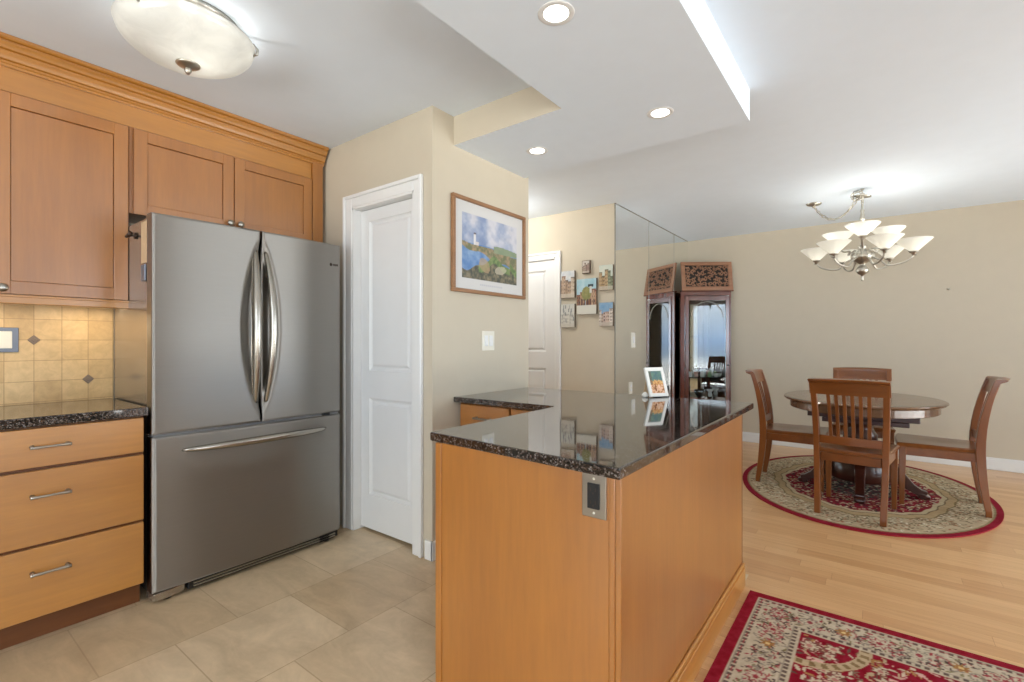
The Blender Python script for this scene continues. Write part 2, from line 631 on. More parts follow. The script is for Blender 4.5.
mb = MB(); mb.box(XL - 0.12, XL, YB, HY0 - 0.1, 0, CEIL)
struct('wall_left', mb, 'wall')
# pantry wall with its door opening
DX0, DX1, DZ = -2.672, -2.088, 2.055
mb = MB()
mb.box(XL, DX0, PY, PY + 0.1, 0, CEIL); mb.box(DX1, PX, PY, PY + 0.1, 0, CEIL); mb.box(DX0, DX1, PY, PY + 0.1, DZ, CEIL)
struct('wall_pantry', mb, 'wall')
mb = MB(); mb.prism([(PX - 0.1, PY + 0.1), (PX, PY + 0.1), (PX, HY0), (XH, HY0), (XH, HY0 - 0.1), (PX - 0.1, HY0 - 0.1)], 0, CEIL)
struct('wall_partition', mb, 'wall')
mb = MB(); mb.box(XH - 0.1, XH, HY0 - 0.1, HY1, 0, CEIL)
struct('wall_hall_end', mb, 'wall')
# hallway wall with the canvases and its door opening
HX0, HX1, HZ = -3.37, -2.604, 2.06
mb = MB()
mb.box(XH, HX0, HY1, HY1 + 0.12, 0, CEIL); mb.box(HX1, PX - 0.012, HY1, HY1 + 0.12, 0, CEIL); mb.box(HX0, HX1, HY1, HY1 + 0.12, HZ, CEIL)
struct('wall_hall', mb, 'wall')
mb = MB(); mb.box(PX - 0.13, PX - 0.012, HY1 + 0.12, YF, 0, CEIL)
struct('wall_mirror_side', mb, 'wall')
mb = MB(); mb.box(PX - 0.13, XR, YF, YF + 0.12, 0, CEIL)
struct('wall_far', mb, 'wall')


def wall_with_holes(a0, a1, holes, box):
    cur = a0
    for h0, h1, z0, z1 in sorted(holes):
        box(cur, h0, 0, CEIL); box(h0, h1, 0, z0); box(h0, h1, z1, CEIL)
        cur = h1
    box(cur, a1, 0, CEIL)


mb = MB()
wall_with_holes(YB, YF, [w[1:] for w in WIN if w[0] == 'right'], lambda a, b, c, d: mb.box(XR, XR + 0.14, a, b, c, d))
struct('wall_right', mb, 'wall')
mb = MB()
wall_with_holes(XL, XR, [w[1:] for w in WIN if w[0] == 'back'], lambda a, b, c, d: mb.box(a, b, YB - 0.14, YB, c, d))
struct('wall_back', mb, 'wall')
for i, (side, a0, a1, z0, z1) in enumerate(WIN):
    mb = MB(); gb = MB()
    nm = max(2, round((a1 - a0) / 1.1))
    if side == 'right':
        bx = lambda q, a, b, c, d, t0=XR + 0.04, t1=XR + 0.1: q.box(t0, t1, a, b, c, d, 0.004)
        gx = lambda a, b, c, d: gb.box(XR + 0.066, XR + 0.074, a, b, c, d)
    else:
        bx = lambda q, a, b, c, d, t0=YB - 0.1, t1=YB - 0.04: q.box(a, b, t0, t1, c, d, 0.004)
        gx = lambda a, b, c, d: gb.box(a, b, YB - 0.074, YB - 0.066, c, d)
    bx(mb, a0, a1, z0, z0 + 0.06); bx(mb, a0, a1, z1 - 0.06, z1)
    for k in range(nm + 1):
        a = a0 + (a1 - a0) * k / nm
        a = min(max(a, a0 + 0.03), a1 - 0.03)
        bx(mb, a - 0.03, a + 0.03, z0 + 0.06, z1 - 0.06)
    gx(a0 + 0.01, a1 - 0.01, z0 + 0.01, z1 - 0.01)
    w_ = struct('window_%d' % (i + 1), mb, 'trim')
    gb.build('pane', 'winglass', w_)


def base_run(name, poly_boxes):
    q = MB()
    for b in poly_boxes:
        q.box(*b, 0.003)
    struct(name, q, 'trim')


mb = MB()
mb.box(-1.40, XR, YF - 0.014, YF, 0, 0.10, 0.003); mb.box(-1.40, XR, YF - 0.010, YF, 0.10, 0.115, 0.003)
struct('baseboard_far', mb, 'trim')
base_run('baseboard_pantry', [(-2.0, PX + 0.014, PY - 0.014, PY, 0, 0.105), (PX, PX + 0.014, PY - 0.014, 1.99, 0, 0.105)])
base_run('baseboard_hall', [(-2.53, PX - 0.02, HY1 - 0.014, HY1, 0, 0.105)])


def casing(name, x0, x1, ztop, yw, wl_, wr_, wt, depth=0.12):
    """door casing on a wall facing -y, with jamb linings inside the opening"""
    q = MB()
    zt = ztop + wt
    e = 0.022
    for a, b, o0, o1 in ((x0 - wl_, x0, 0, 1), (x1, x1 + wr_, 1, 0)):
        m0, m1 = a + (e if o1 else 0), b - (e if o0 else 0)
        q.box(m0, m1, yw - 0.016, yw, 0, zt - e, 0.003)
        q.box(a if o1 else m1, m0 if o1 else b, yw - 0.026, yw, 0, zt, 0.004)
    q.box(x0 + 0.0005, x1 - 0.0005, yw - 0.016, yw, ztop, zt - e, 0.003)
    q.box(x0 - wl_ + e, x1 + wr_ - e, yw - 0.026, yw, zt - e, zt, 0.004)
    q.box(x0, x0 + 0.012, yw - 0.012, yw + depth, 0, ztop); q.box(x1 - 0.012, x1, yw - 0.012, yw + depth, 0, ztop)
    q.box(x0, x1, yw - 0.012, yw + depth, ztop - 0.012, ztop)
    struct(name, q, 'trim')


casing('trim_1', DX0, DX1, DZ, PY, 0.088, 0.07, 0.08, 0.1)
casing('trim_2', HX0, HX1, HZ, HY1, 0.062, 0.062, 0.06)


def panel_molding(q, x0, x1, z0, z1, y, w=0.03, h=-0.008):
    """sunk moulding around a door panel on a face at y that looks to -y, with a raised centre field"""
    loops = [(0, -0.006), (0.004, 0.002), (0.016, -h * 0.9), (0.024, -h * 0.9), (w, -0.003), (w + 0.008, -0.004)]
    tb = bmesh.new()
    rs = []
    for ins, d in loops:
        rs.append([tb.verts.new(p) for p in ((x0 + ins, y + d, z0 + ins), (x1 - ins, y + d, z0 + ins), (x1 - ins, y + d, z1 - ins), (x0 + ins, y + d, z1 - ins))])
    for a, b in zip(rs, rs[1:]):
        for k in range(4):
            tb.faces.new((a[k], a[(k + 1) % 4], b[(k + 1) % 4], b[k]))
    tb.faces.new(rs[-1])
    bmesh.ops.recalc_face_normals(tb, faces=tb.faces)
    q._merge(tb)


def door_leaf(name, x0, x1, z0, z1, y, panels):
    q = MB()
    # stiles and rails around recessed panels
    px0, px1 = panels[0][0], panels[0][1]
    q.box(x0, px0, y, y + 0.035, z0, z1); q.box(px1, x1, y, y + 0.035, z0, z1)
    zs = [z0] + [z for p in sorted(panels, key=lambda t: t[2]) for z in (p[2], p[3])] + [z1]
    for a, b in zip(zs[0::2], zs[1::2]):
        q.box(px0, px1, y, y + 0.035, a, b)
    for a, b, c, d in panels:
        q.box(a, b, y + 0.018, y + 0.03, c, d)
        panel_molding(q, a, b, c, d, y + 0.006, 0.036, -0.010)
    return struct(name, q, 'door')


door_leaf('door_1', DX0 + 0.014, DX1 - 0.013, 0.018, DZ - 0.016, PY + 0.045,
          [(-2.575, -2.175, 1.02, 1.965), (-2.575, -2.175, 0.235, 0.845)])
d2 = door_leaf('door_2', HX0 + 0.014, HX1 - 0.014, 0.015, HZ - 0.016, HY1 + 0.012,
               [(-3.24, -2.735, 1.1, 1.94), (-3.24, -2.735, 0.25, 0.93)])
for z in (1.81, 1.07, 0.25):
    q = MB(); q.box(-2.622, -2.598, HY1 - 0.004, HY1 + 0.012, z - 0.05, z + 0.05, 0.002)
    q.tube([(-2.606, HY1 - 0.004, z - 0.05), (-2.606, HY1 - 0.004, z + 0.05)], 0.007, 8)
    q.build('hinge', 'nickeld', d2)

# tiled backsplash with pewter diamond inserts
SY0, SY1 = -0.55, 0.76
mb = MB(); mb.box(XL, XL + 0.012, SY0, SY1, 0.90, 1.40)
bs = struct('wall_backsplash', mb, 'splash')
bs.data.transform(Matrix.Translation((0, -0.457, -1.21 + 0.0)))
bs.location = (0, 0.457, 1.21)
k = 0
for (y, z) in ((0.457, 1.21), (0.657, 1.01), (0.057, 1.21), (-0.143, 1.01), (0.257, 1.01)):
    q = MB()
    q.M = Matrix.Translation((XL + 0.013, y - 0.457, z - 1.21)) @ Matrix.Rotation(PI / 4, 4, 'X')
    q.box(-0.004, 0.003, -0.017, 0.017, -0.017, 0.017, 0.002)
    q.box(0.0, 0.006, -0.008, 0.008, -0.008, 0.008, 0.002)
    q.build('diamond_insert', 'pewterbrown', bs)


# ------------------------------------------------------------------ kitchen: left run
def shaker(q, y0, y1, z0, z1, xf, t=0.02, st=0.056):
    """framed door facing +x with a recessed flat panel"""
    xb = xf - t
    q.box(xb, xf, y0, y0 + st, z0, z1, 0.0015); q.box(xb, xf, y1 - st, y1, z0, z1, 0.0015)
    q.box(xb, xf, y0 + st, y1 - st, z0, z0 + st, 0.0015); q.box(xb, xf, y0 + st, y1 - st, z1 - st, z1, 0.0015)
    q.box(xb + 0.003, xf - 0.008, y0 + st + 0.002, y1 - st - 0.002, z0 + st + 0.002, z1 - st - 0.002, 0.0008)


def knob_x(x, y, z, parent, org, mat='nickel', sgn=1):
    q = MB(org)
    q.M = Matrix.Translation((x, y, z)) @ Matrix.Rotation(sgn * PI / 2, 4, 'Y')
    q.lathe([(0.0, 0), (0.009, 0), (0.007, 0.006), (0.006, 0.012), (0.013, 0.017), (0.018, 0.023), (0.015, 0.029), (0.0, 0.032)], n=20)
    return q.build('knob', mat, parent)


def bar_pull(p0, p1, out, parent, org, mat='nickel', name='handle'):
    """straight pull between p0 and p1 with posts of length |out|"""
    p0, p1, out = Vector(p0), Vector(p1), Vector(out)
    ax = (p1 - p0).normalized()
    q = MB(org)
    q.tube([p0 - ax * 0.008 + out, p0 + ax * 0.004 + out, (p0 + p1) / 2 + out, p1 - ax * 0.004 + out, p1 + ax * 0.008 + out], [0.0068, 0.0062, 0.0045, 0.0062, 0.0068], 10)
    for p in (p0, p1):
        q.tube([p, p + out * 0.2, p + out], [0.0085, 0.0055, 0.006], 10)
    return q.build(name, mat, parent)


UF = -3.0      # face of the wall cabinets; doors stand 2 cm proud
UY1 = 0.765
o = (XL + 0.013, 0.3, 1.37)
up = thing('wall_cabinet', 'maple wall cabinet with shaker doors above the tiled backsplash', 'cabinet', o)
mb = MB(o); mb.box(XL + 0.013, UF, SY0, UY1, 1.405, 2.40, 0.001); mb.build('cabinet_box', 'maple', up)
mb = MB(o); mb.box(UF - 0.03, UF + 0.016, SY0, UY1, 1.366, 1.405, 0.003); mb.box(UF - 0.03, UF + 0.022, SY0, UY1, 1.395, 1.405, 0.002)
mb.build('light_rail', 'mapleh', up)
for y0, y1, ky in ((0.292, 0.758, 0.322), (-0.18, 0.286, 0.256), (-0.54, -0.186, -0.21)):
    mb = MB(o); shaker(mb, y0, y1, 1.408, 2.275, UF + 0.021)
    dd = mb.build('door', 'maple', up)
    knob_x(UF + 0.021, ky, 1.432, dd, o)
o = (XL, 1.27, 1.84)
of = thing('wall_cabinet', 'short maple wall cabinet with two doors directly above the refrigerator', 'cabinet', o)
mb = MB(o); mb.box(XL, UF, 0.767, 1.818, 1.85, 2.40, 0.001)
mb.box(UF - 0.01, UF + 0.019, 1.745, 1.818, 1.845, 2.40, 0.001); mb.build('cabinet_box', 'maple', of)
for y0, y1, ky in ((0.782, 1.253, 1.228), (1.259, 1.738, 1.284)):
    mb = MB(o); shaker(mb, y0, y1, 1.846, 2.275, UF + 0.021)
    dd = mb.build('door', 'maple', of)
    knob_x(UF + 0.021, ky, 1.885, dd, o)
# crown moulding across both, profile in x-z
mb = MB()
prof = [(UF, 2.385)] + [(UF + a, z) for a, z in ((.018, 2.385), (.018, 2.395), (.024, 2.398), (.024, 2.405), (.020, 2.408), (.030, 2.412), (.036, 2.425), (.043, 2.437), (.043, 2.443), (.039, 2.445), (.051, 2.449),
        (.057, 2.460), (.065, 2.470), (.065, 2.476), (.061, 2.479), (.073, 2.482), (.078, 2.488), (.078, 2.4985))] + [(UF, 2.4985)]
mb.M = Matrix(((1, 0, 0, 0), (0, 0, -1, 0), (0, 1, 0, 0), (0, 0, 0, 1)))
mb.prism(prof, -1.826, -SY0)
mb.M = Matrix.Identity(4); mb.box(UF + 0.0005, UF + 0.006, SY0, 1.742, 2.283, 2.39)
tag(mb.build('crown_molding', 'mapleh'), 'stepped maple crown molding running along the tops of the wall cabinets', 'molding')

# base cabinets with three drawers
BF = -2.672


def drawer_base(label, y0, y1):
    o = (XL, (y0 + y1) / 2, 0)
    t = thing('base_cabinet', label, 'cabinet', o)
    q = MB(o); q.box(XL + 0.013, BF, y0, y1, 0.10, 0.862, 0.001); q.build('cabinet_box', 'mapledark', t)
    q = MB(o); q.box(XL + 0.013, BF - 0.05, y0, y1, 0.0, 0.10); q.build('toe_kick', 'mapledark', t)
    for z0, z1, hz in ((0.703, 0.858, 0.785), (0.397, 0.690, 0.590), (0.108, 0.385, 0.287)):
        q = MB(o); q.box(BF, BF + 0.02, y0 + 0.003, y1 - 0.003, z0, z1, 0.002)
        d = q.build('drawer_front', 'mapleh', t)
        yc = (y0 + y1) / 2
        bar_pull((BF + 0.02, yc - 0.052, hz), (BF + 0.02, yc + 0.052, hz), (0.026, 0, 0), d, o)
    return t


drawer_base('maple base cabinet with three drawers left of the refrigerator', 0.108, 0.735)
drawer_base('second maple drawer cabinet at the far left end of the counter, away from the refrigerator', -0.53, 0.102)
mb = MB(); mb.box(XL + 0.012, BF + 0.034, -0.54, 0.746, 0.866, 0.905, 0.004, 2)
tag(mb.build('countertop', 'granite'), 'dark speckled granite countertop on the drawer cabinet left of the refrigerator', 'countertop')

# switch plate on the backsplash
o = (XL + 0.012, 0.36, 1.21)
sw = thing('switch_plate', 'pewter framed switch plate on the tiled backsplash at the left edge', 'switch', o)
mb = MB(o); mb.box(XL + 0.0122, XL + 0.019, 0.30, 0.405, 1.152, 1.268, 0.003, 2); mb.build('plate', 'slate', sw)
mb = MB(o); mb.box(XL + 0.018, XL + 0.023, 0.325, 0.383, 1.17, 1.25, 0.002); mb.build('rocker', 'plate', sw)

# puck light under the wall cabinet
o = (-3.10, 0.66, 1.405)
pk = thing('under_cabinet_light', 'lit puck light under the wall cabinet beside the refrigerator', 'light', o)
for y in (0.0,):
    mb = MB(o); mb.lathe([(0, 0), (0.036, 0), (0.036, -0.012), (0.032, -0.016), (0.028, -0.016), (0.028, -0.010)], o, 24); mb.build('housing', 'plate', pk)
    mb = MB(o); mb.lathe([(0.028, -0.013), (0.0, -0.0145)], o, 24); mb.build('lens', 'puck', pk)
for y in (0.66, 0.2, -0.3):
    light('under_cabinet_lamp', 'AREA', (-3.10, y, 1.375), 0.9, (1.0, 0.82, 0.58), 0.05, 0.30)

# ------------------------------------------------------------------ refrigerator
FY0, FY1, FXF = 0.752, 1.712, -2.6
FC = 1.233
o = (-2.92, (FY0 + FY1) / 2, 0)
fr = thing('refrigerator', 'stainless french door refrigerator with bottom freezer drawer', 'refrigerator', o)
mb = MB(o); mb.box(XL + 0.03, -2.69, FY0 + 0.008, FY1 - 0.008, 0.035, 1.78, 0.006, 2); mb.build('cabinet_body', 'steelside', fr)


def lens(y, z):
    """handle recess around the centre line of the upper doors"""
    tz = (z - 1.28) / 0.47
    if abs(tz) >= 1:
        return 0.0
    hw = 0.112 * math.sqrt(1 - tz * tz) * (1 - 0.25 * tz * tz)
    t = (hw - abs(y - FC)) / 0.055
    t = min(max(t, 0.0), 1.0)
    return t * t * (3 - 2 * t)


def fridge_door(name, y0, y1, z0, z1, recess, ny=44, nz=56):
    q = MB(o)

    def f(u, v):
        y = y0 + (y1 - y0) * u
        z = z0 + (z1 - z0) * v
        x = FXF - 0.016 * ((y - FC) / 0.48) ** 2
        if recess:
            x -= 0.022 * lens(y, z)
        e = min(y - y0, y1 - y, z - z0, z1 - z)
        if e < 0.012:
            x -= 0.012 * (1 - math.sqrt(max(0.0, 1 - (1 - e / 0.012) ** 2)))
        return (x, y, z)

    def rem(t, n):      # crowd samples near the rims
        return 0.5 - 0.5 * math.cos(PI * t) if False else t
    us = [0, .004, .012, .022] + [0.03 + 0.94 * i / ny for i in range(ny + 1)] + [.978, .988, .996, 1]
    vs_ = [0, .003, .008, .014] + [0.02 + 0.96 * i / nz for i in range(nz + 1)] + [.986, .992, .997, 1]
    tb = bmesh.new()
    g = [[tb.verts.new(f(u, v)) for v in vs_] for u in us]
    for i in range(len(us) - 1):
        for j in range(len(vs_) - 1):
            tb.faces.new((g[i][j], g[i + 1][j], g[i + 1][j + 1], g[i][j + 1]))
    xb = -2.683
    rim = [r_[0] for r_ in g] + g[-1][1:] + [r_[-1] for r_ in g[-2::-1]] + g[0][-2:0:-1]
    bk = [tb.verts.new((xb, v.co.y, v.co.z)) for v in rim]
    for i in range(len(rim)):
        k = (i + 1) % len(rim)
        tb.faces.new((rim[i], bk[i], bk[k], rim[k]))
    tb.faces.new(bk)
    bmesh.ops.recalc_face_normals(tb, faces=tb.faces)
    q._merge(tb, True)
    ob = q.build(name, 'steel', fr)
    for p in ob.data.polygons:
        if abs(p.normal.x) < 0.2 or p.normal.x < -0.5:
            p.use_smooth = False
    return ob


dl = fridge_door('door', FY0, FC - 0.003, 0.777, 1.79, True)
dr = fridge_door('door', FC + 0.003, FY1, 0.777, 1.79, True)
fz = fridge_door('freezer_drawer', FY0, FY1, 0.055, 0.764, False)


def door_handle(yc, lean, parent):
    q = MB(o)
    pts, rr = [], []
    for i in range(25):
        t = i / 24
        b = math.sin(PI * t) ** 0.75
        pts.append((FXF - 0.024 + 0.070 * b, yc + lean * 0.016 * (math.sin(PI * t) - 0.6), 0.865 + 0.83 * t))
        rr.append(0.009 + 0.011 * math.sin(PI * t) ** 0.6)
    q.tube(pts, rr, 14)
    # the broad flat web behind the bow
    q.build('handle', 'steelhandle', parent)
    q = MB(o)
    q.sweep([(FXF - 0.022 + 0.034 * math.sin(PI * t) ** 0.7, yc - lean * -0.012 * math.sin(PI * t), 0.87 + 0.82 * t) for t in [i / 16 for i in range(17)]],
            [0.006 + 0.020 * math.sin(PI * i / 16) ** 0.6 for i in range(17)], 0.008, (0, 1, 0), 0.0015)
    q.build('handle_back', 'steelside', parent)


door_handle(FC - 0.036, -1, dl)
door_handle(FC + 0.036, 1, dr)
q = MB(o)
pts, rr = [], []
for i in range(33):
    t = i / 32
    b = math.sin(PI * t) ** 0.6
    pts.append((FXF - 0.016 + 0.072 * b, 0.868 + 0.745 * t, 0.690 + 0.006 * math.sin(PI * t)))
    rr.append(0.006 + 0.013 * math.sin(PI * t) ** 0.5)
q.tube(pts, rr, 14)
q.build('handle', 'steelhandle', fz)
mb = MB(o); mb.box(-2.70, -2.625, FY0 + 0.01, FY1 - 0.01, 0.757, 0.786); mb.build('gasket', 'greyrubber', fr)
mb = MB(o); mb.box(-2.66, FXF - 0.015, FY1 - 0.12, FY1 - 0.07, 0.761, 0.783, 0.003); mb.build('hinge', 'black', fr)
mb = MB(o); mb.box(-2.72, -2.632, FY0 + 0.15, FY1 - 0.03, 0.012, 0.055, 0.004); mb.build('base_grille', 'black', fr)
mb = MB(o)
for z in (0.026, 0.04):
    mb.box(-2.632, -2.622, FY0 + 0.17, FY1 - 0.03, z - 0.003, z + 0.003, 0.001)
mb.build('grille_slat', 'nickeld', fr)
for ya, yb in ((FY0 + 0.002, FY0 + 0.14), (FY1 - 0.14, FY1 - 0.002)):
    mb = MB(o)
    mb.prism([(-2.70, ya), (-2.622, ya + 0.006), (-2.622, ya + (yb - ya) * 0.5), (-2.64, yb), (-2.70, yb)], 0.014, 0.050, 0.004)
    mb.build('leg_cover', 'steelside' if ya < 1 else 'black', fr)
    mb = MB(o); mb.lathe([(0, 0), (0.018, 0), (0.018, 0.014), (0, 0.014)], (-2.66, (ya + yb) / 2, 0), 16); mb.build('foot', 'black', fr)
mb = MB(o)
mb.M = Matrix.Translation((FXF - 0.0135, 1.645, 1.665)) @ Matrix.Rotation(PI / 2, 4, 'Y')
mb.lathe([(0, -0.004), (0.0095, -0.004), (0.0095, 0.002), (0.0, 0.003)], n=20)
mb.M = Matrix.Identity(4)
for k in range(4):
    mb.box(FXF - 0.0165, FXF - 0.0115, 1.659 + 0.009 * k, 1.665 + 0.009 * k, 1.659, 1.671, 0.001)
mb.build('maker_badge', 'bronze', fr)

# things stuck to the fridge side
o2 = (-2.86, FY0 + 0.008, 1.72)
hk = thing('magnetic_hook', 'small dark magnetic hook on the refrigerator side near its top', 'hook', o2)
mb = MB(o2); mb.M = Matrix.Translation((-2.865, FY0 + 0.0075, 1.715)) @ Matrix.Rotation(PI / 2, 4, 'X')
mb.lathe([(0, 0), (0.016, 0), (0.016, 0.006), (0.006, 0.008), (0.005, 0.014), (0, 0.014)], n=18); mb.build('magnet', 'bronze', hk)
mb = MB(o2); mb.tube([(-2.865, FY0 - 0.006, 1.715), (-2.865, FY0 - 0.026, 1.708), (-2.850, FY0 - 0.034, 1.702), (-2.828, FY0 - 0.030, 1.708), (-2.815, FY0 - 0.026, 1.717)], [0.005, 0.006, 0.007, 0.009, 0.011], 10); mb.build('prong', 'bronze', hk)
mb = MB(); mb.box(-2.775, -2.70, FY0 + 0.003, FY0 + 0.0077, 1.57, 1.765, 0.001)
tag(mb.build('paper_note', 'tanpaper'), 'tan paper note stuck to the refrigerator side above a grey magnet', 'note')
mb = MB(); mb.box(-2.765, -2.71, FY0 - 0.001, FY0 + 0.0077, 1.485, 1.563, 0.003)
tag(mb.build('fridge_magnet', 'slate'), 'grey blue rectangular magnet on the refrigerator side under the note', 'magnet')

# ------------------------------------------------------------------ peninsula
CT = 0.885
mb = MB()
mb.prism([(-1.252, 1.172), (-0.512, 1.118), (-0.512, 2.745), (PX + 0.001, 2.745), (PX + 0.001, 2.008), (-1.272, 2.012), (-1.258, 1.99)], CT - 0.031, CT, 0.005, 2)
tag(mb.build('countertop', 'granite'), 'L shaped dark speckled granite countertop topping the peninsula in the centre', 'countertop')

o = (-0.86, 1.8, 0)
pen = thing('peninsula_cabinet', 'maple peninsula cabinet with plain end panel and outlet under the granite top', 'cabinet', o)
CB = CT - 0.0312
mb = MB(o); mb.box(-1.205, -0.55, 1.192, 2.56, 0.1, CB, 0.001); mb.build('cabinet_box', 'maple', pen)
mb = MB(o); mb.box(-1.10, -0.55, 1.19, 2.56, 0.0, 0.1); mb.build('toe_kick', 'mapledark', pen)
mb = MB(o); mb.box(-1.188, -0.565, 1.168, 1.19, 0.0, CB, 0.0015); mb.build('end_panel', 'maple', pen)
mb = MB(o); mb.box(-1.216, -1.1885, 1.164, 1.1915, 0.0, CB, 0.002); mb.build('corner_post', 'maple', pen)
mb = MB(o); mb.box(-0.565, -0.548, 1.1665, 1.20, 0.0, CB, 0.002); mb.build('corner_post', 'maple', pen)
mb = MB(o); mb.box(-0.5475, -0.531, 1.168, 2.565, 0.0, CB, 0.0015); mb.build('back_panel', 'maple', pen)
mb = MB(o); mb.box(-0.5305, -0.518, 1.168, 2.578, 0.0, 0.095, 0.002); mb.box(-0.5305, -0.523, 1.168, 2.572, 0.095, 0.112, 0.003)
mb.box(-0.5305, -0.5195, 1.168, 2.576, 0.104, 0.119, 0.003)
mb.build('base_molding', 'mapleh', pen)
mb = MB(o); mb.box(-0.60, -0.531, 2.5655, 2.578, 0.0, CB, 0.002); mb.build('end_trim', 'mapledark', pen)


def front_left(y0, y1, z0, z1, name, knob_y, knob_z):
    q = MB(o)
    q.M = Matrix.Translation((-1.165 * 2 - 0.0, 0, 0)) @ Matrix.Scale(-1, 4, (1, 0, 0))
    q.M = Matrix(((-1, 0, 0, 0), (0, 1, 0, 0), (0, 0, 1, 0), (0, 0, 0, 1)))
    shaker(q, y0, y1, z0, z1, 1.226)
    bmesh.ops.reverse_faces(q.bm, faces=q.bm.faces)
    d = q.build(name, 'maple', pen)
    knob_x(-1.226, knob_y, knob_z, d, o, 'bronze', -1)
    return d


front_left(1.192, 1.60, 0.11, 0.845, 'door', 1.222, 0.66)
front_left(1.606, 1.975, 0.11, 0.845, 'door', 1.945, 0.66)
mb = MB(o); mb.box(-1.2185, -1.2165, 1.168, 1.188, 0.695, 0.72, 0.002); mb.build('catch', 'plate', pen)

o = (-1.56, 2.35, 0)
rc = thing('base_cabinet', 'maple drawer cabinet under the return of the granite counter by the wall', 'cabinet', o)
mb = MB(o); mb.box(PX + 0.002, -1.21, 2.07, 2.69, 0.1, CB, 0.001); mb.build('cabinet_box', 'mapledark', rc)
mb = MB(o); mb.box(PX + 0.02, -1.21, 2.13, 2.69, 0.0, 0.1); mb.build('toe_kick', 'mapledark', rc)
for x0, x1 in ((PX + 0.018, -1.575), (-1.563, -1.235)):
    for z0, z1, kind in ((0.70, 0.842, 'drawer_front'), (0.11, 0.69, 'door')):
        q = MB(o)
        if kind == 'drawer_front':
            q.box(x0, x1, 2.048, 2.07, z0, z1, 0.002)
        else:
            st = 0.056
            for b in ((x0, x0 + st, z0, z1), (x1 - st, x1, z0, z1), (x0 + st, x1 - st, z0, z0 + st), (x0 + st, x1 - st, z1 - st, z1)):
                q.box(b[0], b[1], 2.048, 2.07, b[2], b[3], 0.0015)
            q.box(x0 + st, x1 - st, 2.056, 2.067, z0 + st, z1 - st)
        d = q.build(kind, 'maplex', rc)
        xc = (x0 + x1) / 2
        if kind == 'drawer_front':
            bar_pull((xc - 0.05, 2.048, 0.772), (xc + 0.05, 2.048, 0.772), (0, -0.026, 0), d, o)

# outlet in the end panel
o = (-0.585, 1.168, 0.80)
ou = thing('electrical_outlet', 'steel outlet plate with black receptacle on the peninsula end panel', 'outlet', o)
OX0, OX1, OZ0, OZ1 = -0.643, -0.570, 0.728, 0.847
mb = MB(o); mb.box(OX0, OX1, 1.161, 1.1675, OZ0, OZ1, 0.003, 2); mb.build('plate', 'nickel', ou)
xc, zc = (OX0 + OX1) / 2, (OZ0 + OZ1) / 2
mb = MB(o); mb.box(xc - 0.0175, xc + 0.0175, 1.1565, 1.162, zc - 0.034, zc + 0.034, 0.001); rcp = mb.build('receptacle', 'black', ou)
mb = MB(o)
for dz in (-0.017, 0.017):
    mb.box(xc - 0.008, xc - 0.006, 1.1558, 1.1575, zc + dz - 0.004, zc + dz + 0.005)
    mb.box(xc + 0.006, xc + 0.008, 1.1558, 1.1575, zc + dz - 0.004, zc + dz + 0.005)
    mb.box(xc - 0.002, xc + 0.002, 1.1558, 1.1575, zc + dz - 0.011, zc + dz - 0.007)
mb.build('slot', 'bronze', rcp)
for dz in (-0.046, 0.046):
    mb = MB(o); mb.M = Matrix.Translation((xc, 1.1615, zc + dz)) @ Matrix.Rotation(PI / 2, 4, 'X')
    mb.lathe([(0, 0), (0.004, 0), (0.003, 0.0018), (0, 0.002)], n=12); mb.build('screw', 'plate', ou)

# ------------------------------------------------------------------ pictures
rng = np.random.default_rng(3)


def fbm(h, w, s, seed, oct_=4):
    r_ = np.random.default_rng(seed)
    out = np.zeros((h, w)); amp = 1.0; tot = 0
    for k in range(oct_):
        gh, gw = int(s * 2 ** k * h / w) + 2, int(s * 2 ** k) + 2
        g = r_.random((gh, gw))
        yy = np.linspace(0, gh - 1.001, h); xx = np.linspace(0, gw - 1.001, w)
        y0 = yy.astype(int); x0 = xx.astype(int)
        fy = (yy - y0)[:, None]; fx = (xx - x0)[None, :]
        fy = fy * fy * (3 - 2 * fy); fx = fx * fx * (3 - 2 * fx)
        v_ = (g[y0][:, x0] * (1 - fx) + g[y0][:, x0 + 1] * fx) * (1 - fy) + (g[y0 + 1][:, x0] * (1 - fx) + g[y0 + 1][:, x0 + 1] * fx) * fy
        out += amp * v_; tot += amp; amp *= 0.55
    return out / tot


def lerp(a, b, t):
    t = np.clip(t, 0, 1)[..., None]
    return np.array(a, float) * (1 - t) + np.array(b, float) * t


def put(img, mask, col, a=1.0):
    img[mask] = img[mask] * (1 - a) + np.array(col, float) * a


def axes(h, w):
    return np.meshgrid(np.linspace(0, 1, w), np.linspace(0, 1, h))


